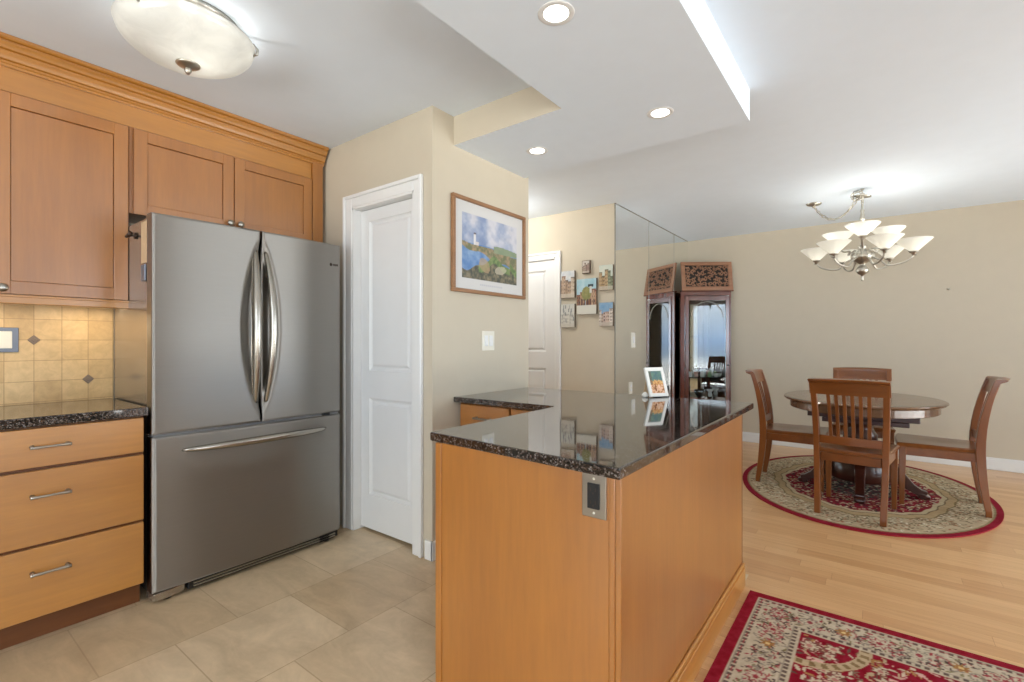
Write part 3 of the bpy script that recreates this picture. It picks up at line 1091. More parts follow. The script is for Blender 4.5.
def seascape():
    """coast with a small light tower, a print with its white margin"""
    H, Wd = 110, 140
    img = np.zeros((H, Wd, 3))
    X_, Y_ = axes(H, Wd)
    n1, n2, n3 = fbm(H, Wd, 5, 1), fbm(H, Wd, 14, 2), fbm(H, Wd, 26, 5)
    img[:] = lerp((122, 144, 186), (214, 214, 222), (n1 - 0.32) * 2.4 + X_ * 0.35)
    img[:] = img + ((n2 - 0.5) * 26)[..., None]
    # water
    wat = Y_ > 0.44 + 0.02 * X_
    img[wat] = lerp((74, 122, 186), (134, 168, 208), (n2 - 0.3) * 2)[wat]
    # headland in the middle distance
    top = 0.43 + 0.05 * np.sin(X_ * 9) * 0.3 + 0.10 * X_
    bot = 0.50 + 0.28 * X_ + 0.03 * np.sin(X_ * 14)
    land = (Y_ > top) & (Y_ < bot)
    img[land] = lerp((96, 104, 66), (176, 142, 104), (n3 - 0.3) * 2.2)[land]
    far = (Y_ > 0.43 + 0.02 * np.sin(X_ * 7)) & (Y_ < 0.53) & (X_ > 0.55)
    img[far] = lerp((116, 140, 104), (146, 158, 120), n2)[far]
    # near rocks and grass
    top = 0.86 - 0.25 * np.exp(-((X_ - 0.58) / 0.27) ** 2) + 0.03 * np.sin(X_ * 20) - 0.10 * (X_ > 0.86)
    near = Y_ > top
    img[near] = lerp((52, 56, 44), (138, 124, 92), (n3 - 0.28) * 2.1)[near]
    gr = near & (Y_ < top + 0.12) & (X_ > 0.28)
    img[gr] = lerp((78, 108, 52), (134, 156, 88), (n3 - 0.3) * 2)[gr]
    put(img, (((X_ - 0.38) / 0.10) ** 2 + ((Y_ - 0.76 - 0.4 * (X_ - 0.38)) / 0.11) ** 2 < 0.7 + n3 * 0.6), (182, 146, 104), 0.7)
    put(img, (((X_ - 0.68) / 0.12) ** 2 + ((Y_ - 0.80 + 0.2 * (X_ - 0.68)) / 0.07) ** 2 < 0.6 + n3 * 0.7), (206, 196, 168), 0.7)
    # tower
    put(img, (np.abs(X_ - 0.21) < 0.017) & (Y_ > 0.30) & (Y_ < 0.46), (236, 234, 232))
    put(img, (np.abs(X_ - 0.21) < 0.022) & (Y_ > 0.27) & (Y_ < 0.30), (92, 84, 92))
    put(img, (np.abs(X_ - 0.25) < 0.03) & (Y_ > 0.41) & (Y_ < 0.46), (222, 214, 210))
    img = (img * 0.84 + 0.16 * np.array((222, 220, 224.0))) * 0.9
    full = np.zeros((150, 176, 3)); full[:] = (200, 199, 197)
    full[20:130, 18:158] = img
    # faint title line
    for k in range(60, 118):
        if (k * 7) % 5 < 3:
            full[137:140, k] = (178, 178, 186)
    return full


o = (PX, 2.34, 1.49)
pr = thing('framed_print', 'large wood framed coastal print with white mat on the wall above the counter', 'picture', o)
PY0, PY1, PZ0, PZ1 = 1.984, 2.694, 1.492, 2.055
mb = MB(o)
for a, b, c, d in ((PY0, PY1, PZ0, PZ0 + 0.022), (PY0, PY1, PZ1 - 0.022, PZ1), (PY0, PY0 + 0.022, PZ0 + 0.022, PZ1 - 0.022), (PY1 - 0.022, PY1, PZ0 + 0.022, PZ1 - 0.022)):
    mb.box(PX + 0.001, PX + 0.026, a, b, c, d, 0.003)
mb.build('frame', 'frameoak', pr)
painted('print', seascape(), lambda u, v: (PX + 0.010, PY0 + 0.02 + (PY1 - PY0 - 0.04) * u, PZ0 + 0.02 + (PZ1 - PZ0 - 0.04) * v), 'paint', pr, o)
mb = MB(o); mb.box(PX + 0.001, PX + 0.008, PY0 + 0.01, PY1 - 0.01, PZ0 + 0.01, PZ1 - 0.01); mb.build('backing', 'canvas_edge', pr)


def town(seed, sky, walls, accents, dome=False, sketch=False):
    H, Wd = 54, 38
    r_ = np.random.default_rng(seed)
    X_, Y_ = axes(H, Wd)
    n1, n2 = fbm(H, Wd, 5, seed + 20), fbm(H, Wd, 12, seed + 40)
    img = lerp(sky[0], sky[1], n1 * 1.4 - 0.2)
    x = -0.05
    while x < 1.0:
        w = r_.uniform(0.14, 0.3); t = r_.uniform(0.16, 0.5)
        b = (X_ > x) & (X_ < x + w) & (Y_ > t)
        c = np.array(walls[r_.integers(len(walls))], float) + r_.uniform(-18, 18)
        img[b] = c + ((n2 - 0.5) * 60)[b][:, None]
        for wy in np.arange(t + 0.07, 0.82, 0.14):
            for wx in (x + w * 0.3, x + w * 0.7):
                put(img, (np.abs(X_ - wx) < 0.022) & (np.abs(Y_ - wy) < 0.03), (72, 64, 64), 0.7)
        put(img, b & (Y_ < t + 0.035), accents[r_.integers(len(accents))], 0.8)
        x += w * r_.uniform(0.75, 1.05)
    put(img, Y_ > 0.84, (190, 178, 160), 0.75)
    if dome:
        d = ((X_ - 0.5) / 0.24) ** 2 + ((Y_ - 0.42) / 0.2) ** 2 < 1
        img[d] = lerp((118, 124, 62), (166, 158, 92), n2)[d]
        put(img, (np.abs(X_ - 0.72) < 0.13) & (np.abs(Y_ - 0.2) < 0.035), (46, 62, 72))
        put(img, (np.abs(X_ - 0.72) < 0.05) & (Y_ > 0.22) & (Y_ < 0.4), (196, 196, 186))
        for cx in np.arange(0.12, 1.0, 0.15):
            put(img, (np.abs(X_ - cx) < 0.03) & (Y_ > 0.58) & (Y_ < 0.74), (84, 58, 64), 0.8)
        put(img, Y_ > 0.75, (206, 204, 190))
    g_ = img.mean(axis=2, keepdims=True)
    img = g_ + (img - g_) * 0.72
    if sketch:
        img = img * 0.45 + 0.55 * np.array((196, 194, 184.0))
        for k in range(14):
            gx = r_.uniform(0.05, 0.95); gy = r_.uniform(0.1, 0.8)
            put(img, (np.abs(X_ - gx) < 0.02) & (np.abs(Y_ - gy) < 0.08), (84, 92, 100), 0.8)
    return img


CAN = [  # x0, x1, z0, z1, label, art
    (-2.533, -2.374, 1.636, 1.905, 'small street scene canvas upper left, beside the hallway door', town(11, ((206, 206, 204), (176, 186, 196)), [(190, 170, 146), (160, 130, 104), (206, 196, 182)], [(120, 74, 58), (92, 84, 80)])),
    (-2.292, -2.206, 1.862, 1.990, 'tiny dark edged picture at the top of the canvas cluster', town(12, ((200, 190, 176), (176, 168, 160)), [(176, 152, 134), (140, 110, 96)], [(70, 60, 58)])),
    (-2.350, -2.136, 1.468, 1.812, 'largest canvas of the cluster, teal sky over a domed building', town(13, ((132, 184, 204), (176, 206, 214)), [(166, 116, 86), (190, 150, 116)], [(132, 66, 52)], dome=True)),
    (-2.108, -1.966, 1.688, 1.926, 'upper right canvas of an ochre canal street next to the mirror edge', town(14, ((176, 198, 190), (206, 206, 186)), [(176, 140, 92), (150, 106, 76), (122, 130, 96)], [(128, 70, 52), (88, 96, 72)])),
    (-2.533, -2.374, 1.345, 1.578, 'grey sketch like town canvas lower left, beside the hallway door', town(15, ((186, 190, 188), (206, 206, 200)), [(196, 190, 178), (170, 168, 160)], [(110, 112, 112)], sketch=True)),
    (-2.108, -1.966, 1.350, 1.572, 'lower right canvas with blue sky and pink facade next to the mirror edge', town(16, ((96, 154, 206), (150, 184, 212)), [(206, 176, 156), (190, 160, 146), (216, 200, 184)], [(170, 130, 110), (140, 120, 112)])),
]
for x0, x1, z0, z1, lab, art in CAN:
    o = ((x0 + x1) / 2, HY1, z0)
    t = thing('canvas_picture', lab, 'picture', o, 0, 'small canvases on the hallway wall')
    mb = MB(o); mb.box(x0, x1, HY1 - 0.026, HY1 - 0.001, z0, z1, 0.003); mb.build('canvas_frame', 'canvas_edge', t)
    ins = 0.006 if x1 - x0 < 0.1 else 0.001
    painted('painting', art, lambda u, v, x0=x0, x1=x1, z0=z0, z1=z1, i=ins: (x0 + i + (x1 - x0 - 2 * i) * u, HY1 - 0.0268, z0 + i + (z1 - z0 - 2 * i) * v), 'paintcanvas', t, o)


def switch_thing(name, label, cat, o, face, w, h, gangs, outlet=False):
    """wall plate; face 'x' looks to +x"""
    t = thing(name, label, cat, o)
    q = MB(); q.box(0.0005, 0.006, -w / 2, w / 2, -h / 2, h / 2, 0.002, 2); q.build('plate', 'plate', t)
    for g in range(gangs):
        yc = (g - (gangs - 1) / 2) * 0.046
        if outlet:
            for dz in (-0.02, 0.02):
                q = MB(); q.box(0.005, 0.009, yc - 0.015, yc + 0.015, dz - 0.013, dz + 0.013, 0.003); q.build('receptacle', 'trim', t)
        else:
            q = MB(); q.box(0.005, 0.009, yc - 0.0165, yc + 0.0165, -0.033, 0.033, 0.0015)
            q.box(0.008, 0.0125, yc - 0.014, yc + 0.014, -0.03, -0.004, 0.002); q.build('rocker', 'trim', t)
    return t


switch_thing('light_switch', 'ivory double rocker switch on the wall below the framed print', 'switch', (PX, 2.318, 1.208), 'x', 0.118, 0.122, 2)

# ------------------------------------------------------------------ mirror wall
for y0, y1, lab in ((HY1 + 0.002, 5.0, 'tall mirror panel nearest the canvases, with a switch plate'), (5.003, 5.80, 'middle tall mirror panel between the seams'), (5.803, YF - 0.003, 'tall mirror panel in the corner behind the curio cabinet')):
    mb = MB(); mb.box(PX - 0.011, PX - 0.005, y0, y1, 0.02, CEIL - 0.004, 0.001)
    tag(mb.build('mirror_panel', 'mirror'), lab, 'mirror', 'wall mirror panels')
mb = MB(); mb.box(PX - 0.012, PX - 0.002, HY1 - 0.004, HY1 + 0.005, 0, CEIL, 0.001)
mb.box(PX - 0.012, PX - 0.002, HY1, YF - 0.001, CEIL - 0.008, CEIL - 0.0005, 0.001)
for y in (5.0015, 5.8015):
    mb.box(PX - 0.0048, PX - 0.0035, y - 0.003, y + 0.003, 0.02, CEIL - 0.008)
struct('trim_3', mb, 'rim')
switch_thing('light_switch', 'single ivory switch plate on the mirror wall', 'switch', (PX - 0.005, 4.585, 1.22), 'x', 0.085, 0.15, 1)
switch_thing('wall_outlet', 'ivory wall outlet low on the mirror wall just above the counter edge', 'outlet', (PX - 0.005, 4.52, 0.745), 'x', 0.072, 0.115, 1, True)

# ------------------------------------------------------------------ photo frame on the counter
o = (-0.99, 2.69, CT + 0.0005)
pf = thing('photo_frame', 'white easel photo frame standing on the far edge of the granite counter', 'photo frame', o, math.radians(58))
tilt = math.radians(-19)
FW_, FH_ = 0.128, 0.172
RM = Matrix.Translation((0, 0, 0.004)) @ Matrix.Rotation(tilt, 4, 'X')
mb = MB(); mb.M = RM
for a, b, c, d in ((-FW_ / 2, FW_ / 2, 0, 0.02), (-FW_ / 2, FW_ / 2, FH_ - 0.022, FH_), (-FW_ / 2, -FW_ / 2 + 0.02, 0.02, FH_ - 0.022), (FW_ / 2 - 0.02, FW_ / 2, 0.02, FH_ - 0.022)):
    mb.box(a, b, -0.006, 0.008, c, d, 0.002)
mb.build('frame', 'whiteframe', pf)
Hh, Ww = 60, 44
X_, Y_ = axes(Hh, Ww)
nn = fbm(Hh, Ww, 6, 77); n4 = fbm(Hh, Ww, 14, 78)
im = lerp((74, 104, 112), (110, 140, 116), nn * 1.6 - 0.3)
lo_ = Y_ > 0.42 + 0.25 * (nn - 0.5)
im[lo_] = lerp((168, 96, 50), (226, 186, 120), n4 * 1.8 - 0.4)[lo_]
put(im, (X_ < 0.22) & (Y_ < 0.6), (96, 82, 68), 0.6)
put(im, (Y_ > 0.62) & (n4 > 0.55), (230, 190, 170), 0.8)
put(im, (Y_ > 0.60) & (n4 < 0.38), (96, 56, 40), 0.7)
painted('photo', im, lambda u, v: tuple(RM @ Vector((-FW_ / 2 + 0.018 + (FW_ - 0.036) * u, -0.002, 0.018 + (FH_ - 0.038) * v))), 'paint', pf)
mb = MB(); mb.M = RM; mb.box(-FW_ / 2 + 0.008, FW_ / 2 - 0.008, 0.0, 0.0075, 0.006, FH_ - 0.006); mb.build('back_board', 'dark', pf)
mb = MB(); mb.sweep([(-0.012, 0.062, 0.165), (-0.016, 0.070, 0.085), (-0.020, 0.078, 0.002)], [0.03, 0.05, 0.07], 0.004, (1, 0, 0)); mb.build('easel_leg', 'tanpaper', pf)
o = (-1.062, 2.66, CT + 0.0005)
mb = MB(o); mb.lathe([(0, 0), (0.016, 0.001), (0.02, 0.008), (0.016, 0.018), (0.008, 0.026), (0.0, 0.030)], o, 18)
tag(mb.build('ornament', 'porcelain'), 'tiny white ornament on the granite counter at the foot of the photo frame', 'ornament')

# ------------------------------------------------------------------ curio cabinet in the corner
CA, CBp = Vector((-1.918, 5.925)), Vector((-1.42, 6.272))
cdir = (CBp - CA).normalized(); CL = (CBp - CA).length
cang = math.atan2(cdir.y, cdir.x)
cu = thing('curio_cabinet', 'dark mahogany corner curio cabinet with glass door and carved pediment', 'cabinet', (CA.x, CA.y, 0), cang)
RI = Matrix.Rotation(-cang, 2)
bk = RI @ (Vector((-1.928, 6.322)) - CA)
bk1 = RI @ (Vector((-1.928, 5.97)) - CA)
CT_ = 1.815
# local: x along the front, y inward; front face at y = 0
mb = MB(); mb.prism([(0, 0), (CL, 0), (bk.x, bk.y)], 0.0, 0.07, 0.002); mb.prism([(0.01, 0.01), (CL - 0.015, 0.01), (bk.x, bk.y - 0.01)], 0.07, 0.30)
mb.box(-0.0, CL, -0.008, 0.004, 0.26, 0.30, 0.003)
mb.build('base', 'mahogany', cu)
mb = MB(); mb.prism([(0, 0), (CL, 0), (bk.x, bk.y)], CT_ - 0.05, CT_, 0.002); mb.build('top', 'mahogany', cu)
for a, b in ((0.0, 0.052), (CL - 0.022, CL)):
    mb = MB(); mb.box(a, b, 0.0, 0.014, 0.30, CT_ - 0.05, 0.003)
    mb.box(a, b, -0.004, 0.003, 0.30, 0.42, 0.003); mb.box(a, b, -0.004, 0.003, 1.66, CT_ - 0.05, 0.003); mb.build('post', 'mahogany', cu)
for p_, q_ in (((0.012, 0.016), (bk.x, bk.y)), ((CL - 0.012, 0.016), (bk.x, bk.y))):
    p_, q_ = Vector(p_), Vector(q_)
    dn = (q_ - p_).normalized(); nn_ = Vector((-dn.y, dn.x)) * 0.004
    mb = MB(); mb.prism([tuple(p_ - nn_), tuple(q_ - nn_), tuple(q_ + nn_), tuple(p_ + nn_)], 0.30, CT_ - 0.05); mb.build('back_panel', 'mirror', cu)
D0, D1 = 0.056, CL - 0.026
mb = MB()
for a, b, c, d in ((D0, D0 + 0.042, 0.31, CT_ - 0.056), (D1 - 0.042, D1, 0.31, CT_ - 0.056), (D0 + 0.042, D1 - 0.042, 0.31, 0.37), (D0 + 0.042, D1 - 0.042, CT_ - 0.11, CT_ - 0.056)):
    mb.box(a, b, -0.012, 0.008, c, d, 0.003)
cdoor = mb.build('door', 'mahoganygloss', cu)
mb = MB(); mb.box(D0 + 0.036, D1 - 0.036, -0.003, 0.001, 0.365, CT_ - 0.105); mb.build('glass_pane', 'glass', cdoor)
mb = MB()
mb.tube([((D0 + D1) / 2 + 0.19 * math.cos(t), -0.006, 1.50 + 0.19 * math.sin(t)) for t in [PI * k / 20 for k in range(21)]], 0.004, 6)
mb.build('arch_line', 'nickel', cdoor)  # thin pale arch line drawn just in front of the pane
mb = MB(); mb.M = Matrix.Translation((D1 - 0.018, -0.012, 0.92)) @ Matrix.Rotation(PI / 2, 4, 'X')
mb.lathe([(0, 0), (0.012, 0), (0.012, 0.003), (0.005, 0.004), (0.005, 0.012), (0.01, 0.018), (0, 0.022)], n=16); mb.build('knob', 'bronze', cdoor)
for z in (1.27, 0.77, 0.53):
    mb = MB(); mb.prism([(0.03, 0.022), (CL - 0.035, 0.022), (bk.x, bk.y - 0.02)], z - 0.006, z, 0.001); mb.build('glass_shelf', 'glass', cu)
# leaning carved pediment
hgt, lean = 0.36, 0.062
PM = Matrix.Translation((0.012, -0.03, CT_ + 0.012)) @ Matrix.Rotation(-math.atan2(lean, hgt), 4, 'X')
PL = CL + 0.006
mb = MB(); mb.M = PM
for a, b, c, d in ((0, PL, 0, 0.05), (0, PL, hgt - 0.045, hgt), (0, 0.05, 0.05, hgt - 0.045), (PL - 0.05, PL, 0.05, hgt - 0.045)):
    mb.box(a, b, 0.0, 0.024, c, d, 0.004)
ped = mb.build('pediment', 'carved', cu)
mb = MB(); mb.box(0.006, PL + 0.018, -0.026, 0.05, CT_ + 0.0005, CT_ + 0.014, 0.004); mb.build('cornice', 'mahogany', cu)
mb = MB(); mb.M = PM; mb.box(0.045, PL - 0.045, 0.016, 0.022, 0.045, hgt - 0.04); mb.build('pediment_back', 'dark', ped)
mb = MB(); mb.M = PM
rr_ = random.Random(5)
nx_, nz_ = 8, 4
for i in range(nx_):
    for j in range(nz_):
        cx_ = 0.05 + (PL - 0.1) * (i + 0.5 + rr_.uniform(-0.15, 0.15)) / nx_
        cz_ = 0.05 + (hgt - 0.095) * (j + 0.5 + rr_.uniform(-0.15, 0.15)) / nz_
        sg = rr_.choice((-1, 1)); ph = rr_.uniform(0, 6.28)
        pts = []
        for k in range(15):
            t = k / 14
            ra = 0.006 + 0.034 * t
            an = ph + sg * t * 4.6
            pts.append((cx_ + ra * math.cos(an), 0.010 - 0.004 * t, cz_ + ra * 0.9 * math.sin(an)))
        mb.tube(pts, [0.009 - 0.004 * k / 14 for k in range(15)], 6)
        for k in range(3):
            an = ph + 2.1 * k
            mb.tube([(cx_, 0.006, cz_), (cx_ + 0.02 * math.cos(an), 0.004, cz_ + 0.02 * math.sin(an)), (cx_ + 0.034 * math.cos(an + 0.4), 0.008, cz_ + 0.034 * math.sin(an + 0.4))], [0.003, 0.009, 0.002], 6)
mb.build('fretwork', 'carved', ped)

CM = Matrix.Translation((CA.x, CA.y, 0)) @ Matrix.Rotation(cang, 4, 'Z')


def ornament(name, label, lx, ly, z, prof, mat, group=None, extra=None):
    p = CM @ Vector((lx, ly, z + 0.0005))
    q = MB(p)
    q.lathe(prof, p, 18)
    if extra:
        extra(q, p)
    return tag(q.build(name, mat), label, 'ornament', group)


def petals(q, p, n=6, r_=0.026, z=0.055):
    for k in range(n):
        a = 2 * PI * k / n
        q.tube([(p.x, p.y, p.z + z * 0.5), (p.x + r_ * 0.7 * math.cos(a), p.y + r_ * 0.7 * math.sin(a), p.z + z), (p.x + r_ * math.cos(a), p.y + r_ * math.sin(a), p.z + z * 1.08)], [0.004, 0.011, 0.004], 6)


vase = [(0, 0), (0.02, 0), (0.026, 0.02), (0.02, 0.045), (0.012, 0.055), (0.016, 0.065), (0, 0.062)]
bowl = [(0, 0), (0.016, 0), (0.03, 0.02), (0.034, 0.04), (0.03, 0.04), (0.012, 0.012), (0, 0.01)]
G = 'ornaments inside the curio cabinet'
ornament('figurine', 'white porcelain flower posy leftmost on the curio glass shelf', 0.14, 0.07, 0.77, vase, 'porcelain', G, petals)
ornament('figurine', 'pink porcelain flower ornament beside the white posy on the curio shelf', 0.215, 0.08, 0.77, vase, 'pinkp', G, petals)
ornament('figurine', 'taller pale ornament at the middle of the curio glass shelf', 0.29, 0.075, 0.77, [(r_ * 1.1, z * 1.45) for r_, z in vase], 'porcelain', G, lambda q, p: petals(q, p, 6, 0.03, 0.085))
ornament('figurine', 'small green porcelain ornament right of centre on the curio glass shelf', 0.375, 0.07, 0.77, vase, 'greenp', G)
ornament('figurine', 'low cream bowl rightmost on the curio glass shelf', 0.45, 0.065, 0.77, bowl, 'porcelain', G)
ornament('crystal_bowl', 'clear crystal bowl on the lower curio shelf seen through the glass door', 0.26, 0.09, 0.53, [(r_ * 2.0, z * 2.0) for r_, z in bowl], 'crystal', G)
ornament('figurine', 'white spiky ornament on the lower curio shelf just above the counter line', 0.38, 0.07, 0.53, vase, 'porcelain', G, lambda q, p: petals(q, p, 8, 0.04, 0.08))

# ------------------------------------------------------------------ rugs
def rosette(img, X_, Y_, cx, cy, r_, cols, n=8, ph=0.0):
    dx, dy = X_ - cx, Y_ - cy
    msk = (np.abs(dx) < r_ * 1.3) & (np.abs(dy) < r_ * 1.3)
    if not msk.any():
        return
    rr2 = np.hypot(dx, dy); an = np.arctan2(dy, dx)
    edge = r_ * (0.78 + 0.22 * np.cos(n * (an + ph)))
    put(img, msk & (rr2 < edge), cols[0])
    put(img, msk & (rr2 < edge * 0.72), cols[1])
    put(img, msk & (rr2 < r_ * 0.28), cols[2])


def leaf(img, X_, Y_, cx, cy, L_, w, ang, col):
    dx, dy = X_ - cx, Y_ - cy
    u = (dx * math.cos(ang) + dy * math.sin(ang)) / L_
    v = (-dx * math.sin(ang) + dy * math.cos(ang)) / w
    msk = (np.abs(u) < 1)
    put(img, msk & (np.abs(v) < 1 - u * u), col)


RED, CRM, BLK, GOLD, TAN, DRED, OLV, GRY = (132, 20, 38), (184, 170, 148), (82, 64, 58), (160, 118, 72), (178, 156, 124), (112, 20, 36), (124, 114, 82), (142, 130, 116)


def swirl(img, X_, Y_, cx, cy, r_, w, ph, turn, col):
    n_ = 14
    for k in range(n_):
        t = k / (n_ - 1)
        a = ph + turn * t * 4.4
        leaf(img, X_, Y_, cx + r_ * (0.15 + 0.85 * t) * math.cos(a), cy + r_ * (0.15 + 0.85 * t) * math.sin(a), w * 2.2, w, a + PI / 2, col)


def runner_img(w, l, step):
    H, Wd = int(l / step), int(w / step)
    X_, Y_ = np.meshgrid(np.linspace(0, w, Wd), np.linspace(0, l, H))
    dx, dy = np.minimum(X_, w - X_), np.minimum(Y_, l - Y_)
    d = np.minimum(dx, dy)
    nz = fbm(H, Wd, 90, 9, 3)
    img = np.zeros((H, Wd, 3)); img[:] = RED
    put(img, d > 0.045, CRM)
    s_ = np.where(dx < dy, Y_, X_)
    r_ = random.Random(21)
    for a, b, per, col in ((0.050, 0.053, 9, GRY), (0.056, 0.070, 0.026, BLK), (0.059, 0.067, 0.052, (150, 60, 66)), (0.074, 0.077, 9, GRY), (0.206, 0.209, 9, GRY), (0.212, 0.226, 0.026, BLK), (0.230, 0.233, 9, GRY)):
        put(img, (d > a) & (d < b) & ((s_ % per) < per * 0.6), col, 0.85)
    fx = (dx > 0.236) & (dy > 0.236)
    put(img, fx, RED)

    def sides(fn, step_, start):
        k = 0
        x = start
        while x < w - start:
            fn(x, 0.141, k); fn(x, l - 0.141, k + 1); x += step_; k += 1
        y = start + step_
        while y < l - start - step_ / 2:
            fn(0.141, y, k); fn(w - 0.141, y, k + 1); y += step_; k += 1

    def fill(cx, cy, k):
        for q in range(9):
            px, py = cx + r_.uniform(-0.062, 0.062), cy + r_.uniform(-0.062, 0.062)
            if min(px, w - px, py, l - py) > 0.08 and min(px, w - px, py, l - py) < 0.203:
                leaf(img, X_, Y_, px, py, r_.uniform(0.008, 0.016), r_.uniform(0.003, 0.005), r_.uniform(0, 3.14), (BLK, GRY, (150, 70, 72), OLV, GRY)[q % 5])
        swirl(img, X_, Y_, cx + r_.uniform(-0.03, 0.03), cy + r_.uniform(-0.03, 0.03), r_.uniform(0.03, 0.05), 0.0032, r_.uniform(0, 6), r_.choice((-1, 1)), (GRY, (156, 96, 92), BLK)[k % 3])

    def big(cx, cy, k):
        cols = ((GOLD, (150, 104, 60), (206, 176, 120)), ((146, 70, 74), CRM, (150, 60, 66)), (GRY, CRM, (140, 60, 64)))[k % 3]
        rosette(img, X_, Y_, cx, cy, 0.030 if k % 3 == 0 else 0.040, cols, 8, 0.3 * k)
        if k % 3:
            for q in range(8):
                a = 2 * PI * q / 8
                leaf(img, X_, Y_, cx + 0.052 * math.cos(a), cy + 0.052 * math.sin(a), 0.012, 0.005, a + 0.6, (BLK, (150, 60, 66), GRY)[q % 3])
    sides(fill, 0.028, 0.11)
    sides(big, 0.118, 0.141)
    f = img.copy()
    L2 = (190, 174, 150)
    for i in range(int(w * l * 80)):
        cx, cy = r_.uniform(0.24, w - 0.24), r_.uniform(0.24, l - 0.24)
        swirl(f, X_, Y_, cx, cy, r_.uniform(0.04, 0.08), 0.0035, r_.uniform(0, 6), r_.choice((-1, 1)), (L2, TAN, (120, 96, 78), (196, 150, 140))[i % 4])
    for i in range(int(w * l * 320)):
        cx, cy = r_.uniform(0.24, w - 0.24), r_.uniform(0.24, l - 0.24)
        leaf(f, X_, Y_, cx, cy, r_.uniform(0.012, 0.024), r_.uniform(0.004, 0.008), r_.uniform(0, 3.14), (L2, L2, TAN, GOLD, (96, 70, 60), (206, 160, 148))[i % 6])
    for i in range(int(w * l * 90)):
        cx, cy = r_.uniform(0.26, w - 0.26), r_.uniform(0.26, l - 0.26)
        rosette(f, X_, Y_, cx, cy, r_.uniform(0.026, 0.044), ((120, 70, 62), L2, (176, 120, 110)), 5 + i % 3, r_.random())
    for (ax_, ay_) in ((0.25, 0.25), (w - 0.25, 0.25), (0.25, l - 0.25), (w - 0.25, l - 0.25)):
        cor = np.hypot(X_ - ax_, Y_ - ay_)
        put(f, np.abs(cor - 0.20) < 0.021, TAN)
        put(f, (np.abs(cor - 0.20) < 0.014) & ((np.arctan2(Y_ - ay_, X_ - ax_) % 0.2) < 0.1), (128, 104, 72))
    img[fx] = f[fx]
    img += ((nz - 0.5) * 30)[..., None]
    return img


def oval_img(a, b, step):
    H, Wd = int(2 * b / step), int(2 * a / step)
    X_, Y_ = np.meshgrid(np.linspace(-a, a, Wd), np.linspace(-b, b, H))
    rn = np.hypot(X_ / a, Y_ / b)
    nz = fbm(H, Wd, 60, 8, 3)
    img = np.zeros((H, Wd, 3)); img[:] = (128, 22, 40)
    TN, OL2 = (174, 156, 128), (118, 102, 78)
    put(img, rn < 0.955, (134, 122, 90)); put(img, rn < 0.942, TN)
    r_ = random.Random(31)
    bord = img.copy()
    for i in range(120):
        t = r_.uniform(0, 6.28); q = r_.uniform(0.72, 0.90)
        swirl(bord, X_, Y_, a * q * math.cos(t), b * q * math.sin(t), r_.uniform(0.03, 0.06), 0.004, t, r_.choice((-1, 1)), (OL2, (148, 120, 88), (200, 188, 160))[i % 3])
    for i in range(2300):
        t = r_.uniform(0, 6.28); q = r_.uniform(0.68, 0.925)
        leaf(bord, X_, Y_, a * q * math.cos(t), b * q * math.sin(t), r_.uniform(0.009, 0.019), r_.uniform(0.004, 0.007), r_.uniform(0, 3.14), (OL2, OL2, (102, 92, 68), (146, 100, 74), (200, 190, 166))[r_.randrange(5)])
    for i in range(24):
        t = 2 * PI * i / 24
        rosette(bord, X_, Y_, a * 0.815 * math.cos(t), b * 0.815 * math.sin(t), 0.040, (OL2, (196, 182, 150), (134, 84, 64)), 8, t)
    msk = rn < 0.932
    img[msk] = bord[msk]
    an = np.arctan2(Y_ / b, X_ / a)
    sc = rn / (1 + 0.02 * np.cos(8 * an) + 0.012 * np.cos(24 * an))
    put(img, sc < 0.71, (116, 102, 70)); put(img, sc < 0.70, (166, 143, 108)); put(img, sc < 0.645, (110, 92, 68)); put(img, sc < 0.635, (182, 166, 134))
    fld = sc < 0.60
    put(img, fld, (122, 26, 42))
    fi = img.copy()
    pal = ((190, 178, 150), (190, 178, 150), (52, 40, 42), (52, 40, 42), (160, 128, 92), (150, 52, 60))
    for i in range(2600):
        t = r_.uniform(0, 6.28); q = 0.6 * math.sqrt(r_.random())
        leaf(fi, X_, Y_, a * q * math.cos(t), b * q * math.sin(t), r_.uniform(0.010, 0.020), r_.uniform(0.004, 0.008), r_.uniform(0, 3.14), pal[r_.randrange(6)])
    img[fld] = fi[fld]
    med = sc < 0.32
    put(img, med, (70, 62, 62)); fi = img.copy()
    for i in range(700):
        t = r_.uniform(0, 6.28); q = 0.32 * math.sqrt(r_.random())
        leaf(fi, X_, Y_, a * q * math.cos(t), b * q * math.sin(t), r_.uniform(0.010, 0.02), 0.007, r_.uniform(0, 3.14), ((196, 186, 162), (130, 118, 96), (40, 36, 38), (124, 40, 50))[r_.randrange(4)])
    img[med] = fi[med]
    img += ((nz - 0.5) * 26)[..., None]
    return img


RT = 0.009
RX0, RX1, RY0, RY1 = -0.488, 1.14, 0.10, 2.535
o = (RX0, RY0, 0)
rg = thing('area_rug', 'red and cream oriental rectangular rug on the oak floor beside the peninsula', 'rug', o)
painted('pile', runner_img(RX1 - RX0, RY1 - RY0, 0.0052)[::-1], lambda u, v: (RX0 + (RX1 - RX0) * u, RY0 + (RY1 - RY0) * v, RT), 'pile', rg, o)
mb = MB(o); mb.box(RX0, RX1, RY0, RY1, 0.0005, RT - 0.0004)
mb.build('binding', plain('red_rug_binding', (150, 24, 40), 0.95), rg)

OC, OA, OB = (-0.135, 4.925), 0.845, 1.175
o = (OC[0], OC[1], 0)
og = thing('oval_rug', 'oval beige and red patterned rug beneath the dining table', 'rug', o)
oi = oval_img(OA, OB, 0.0062)


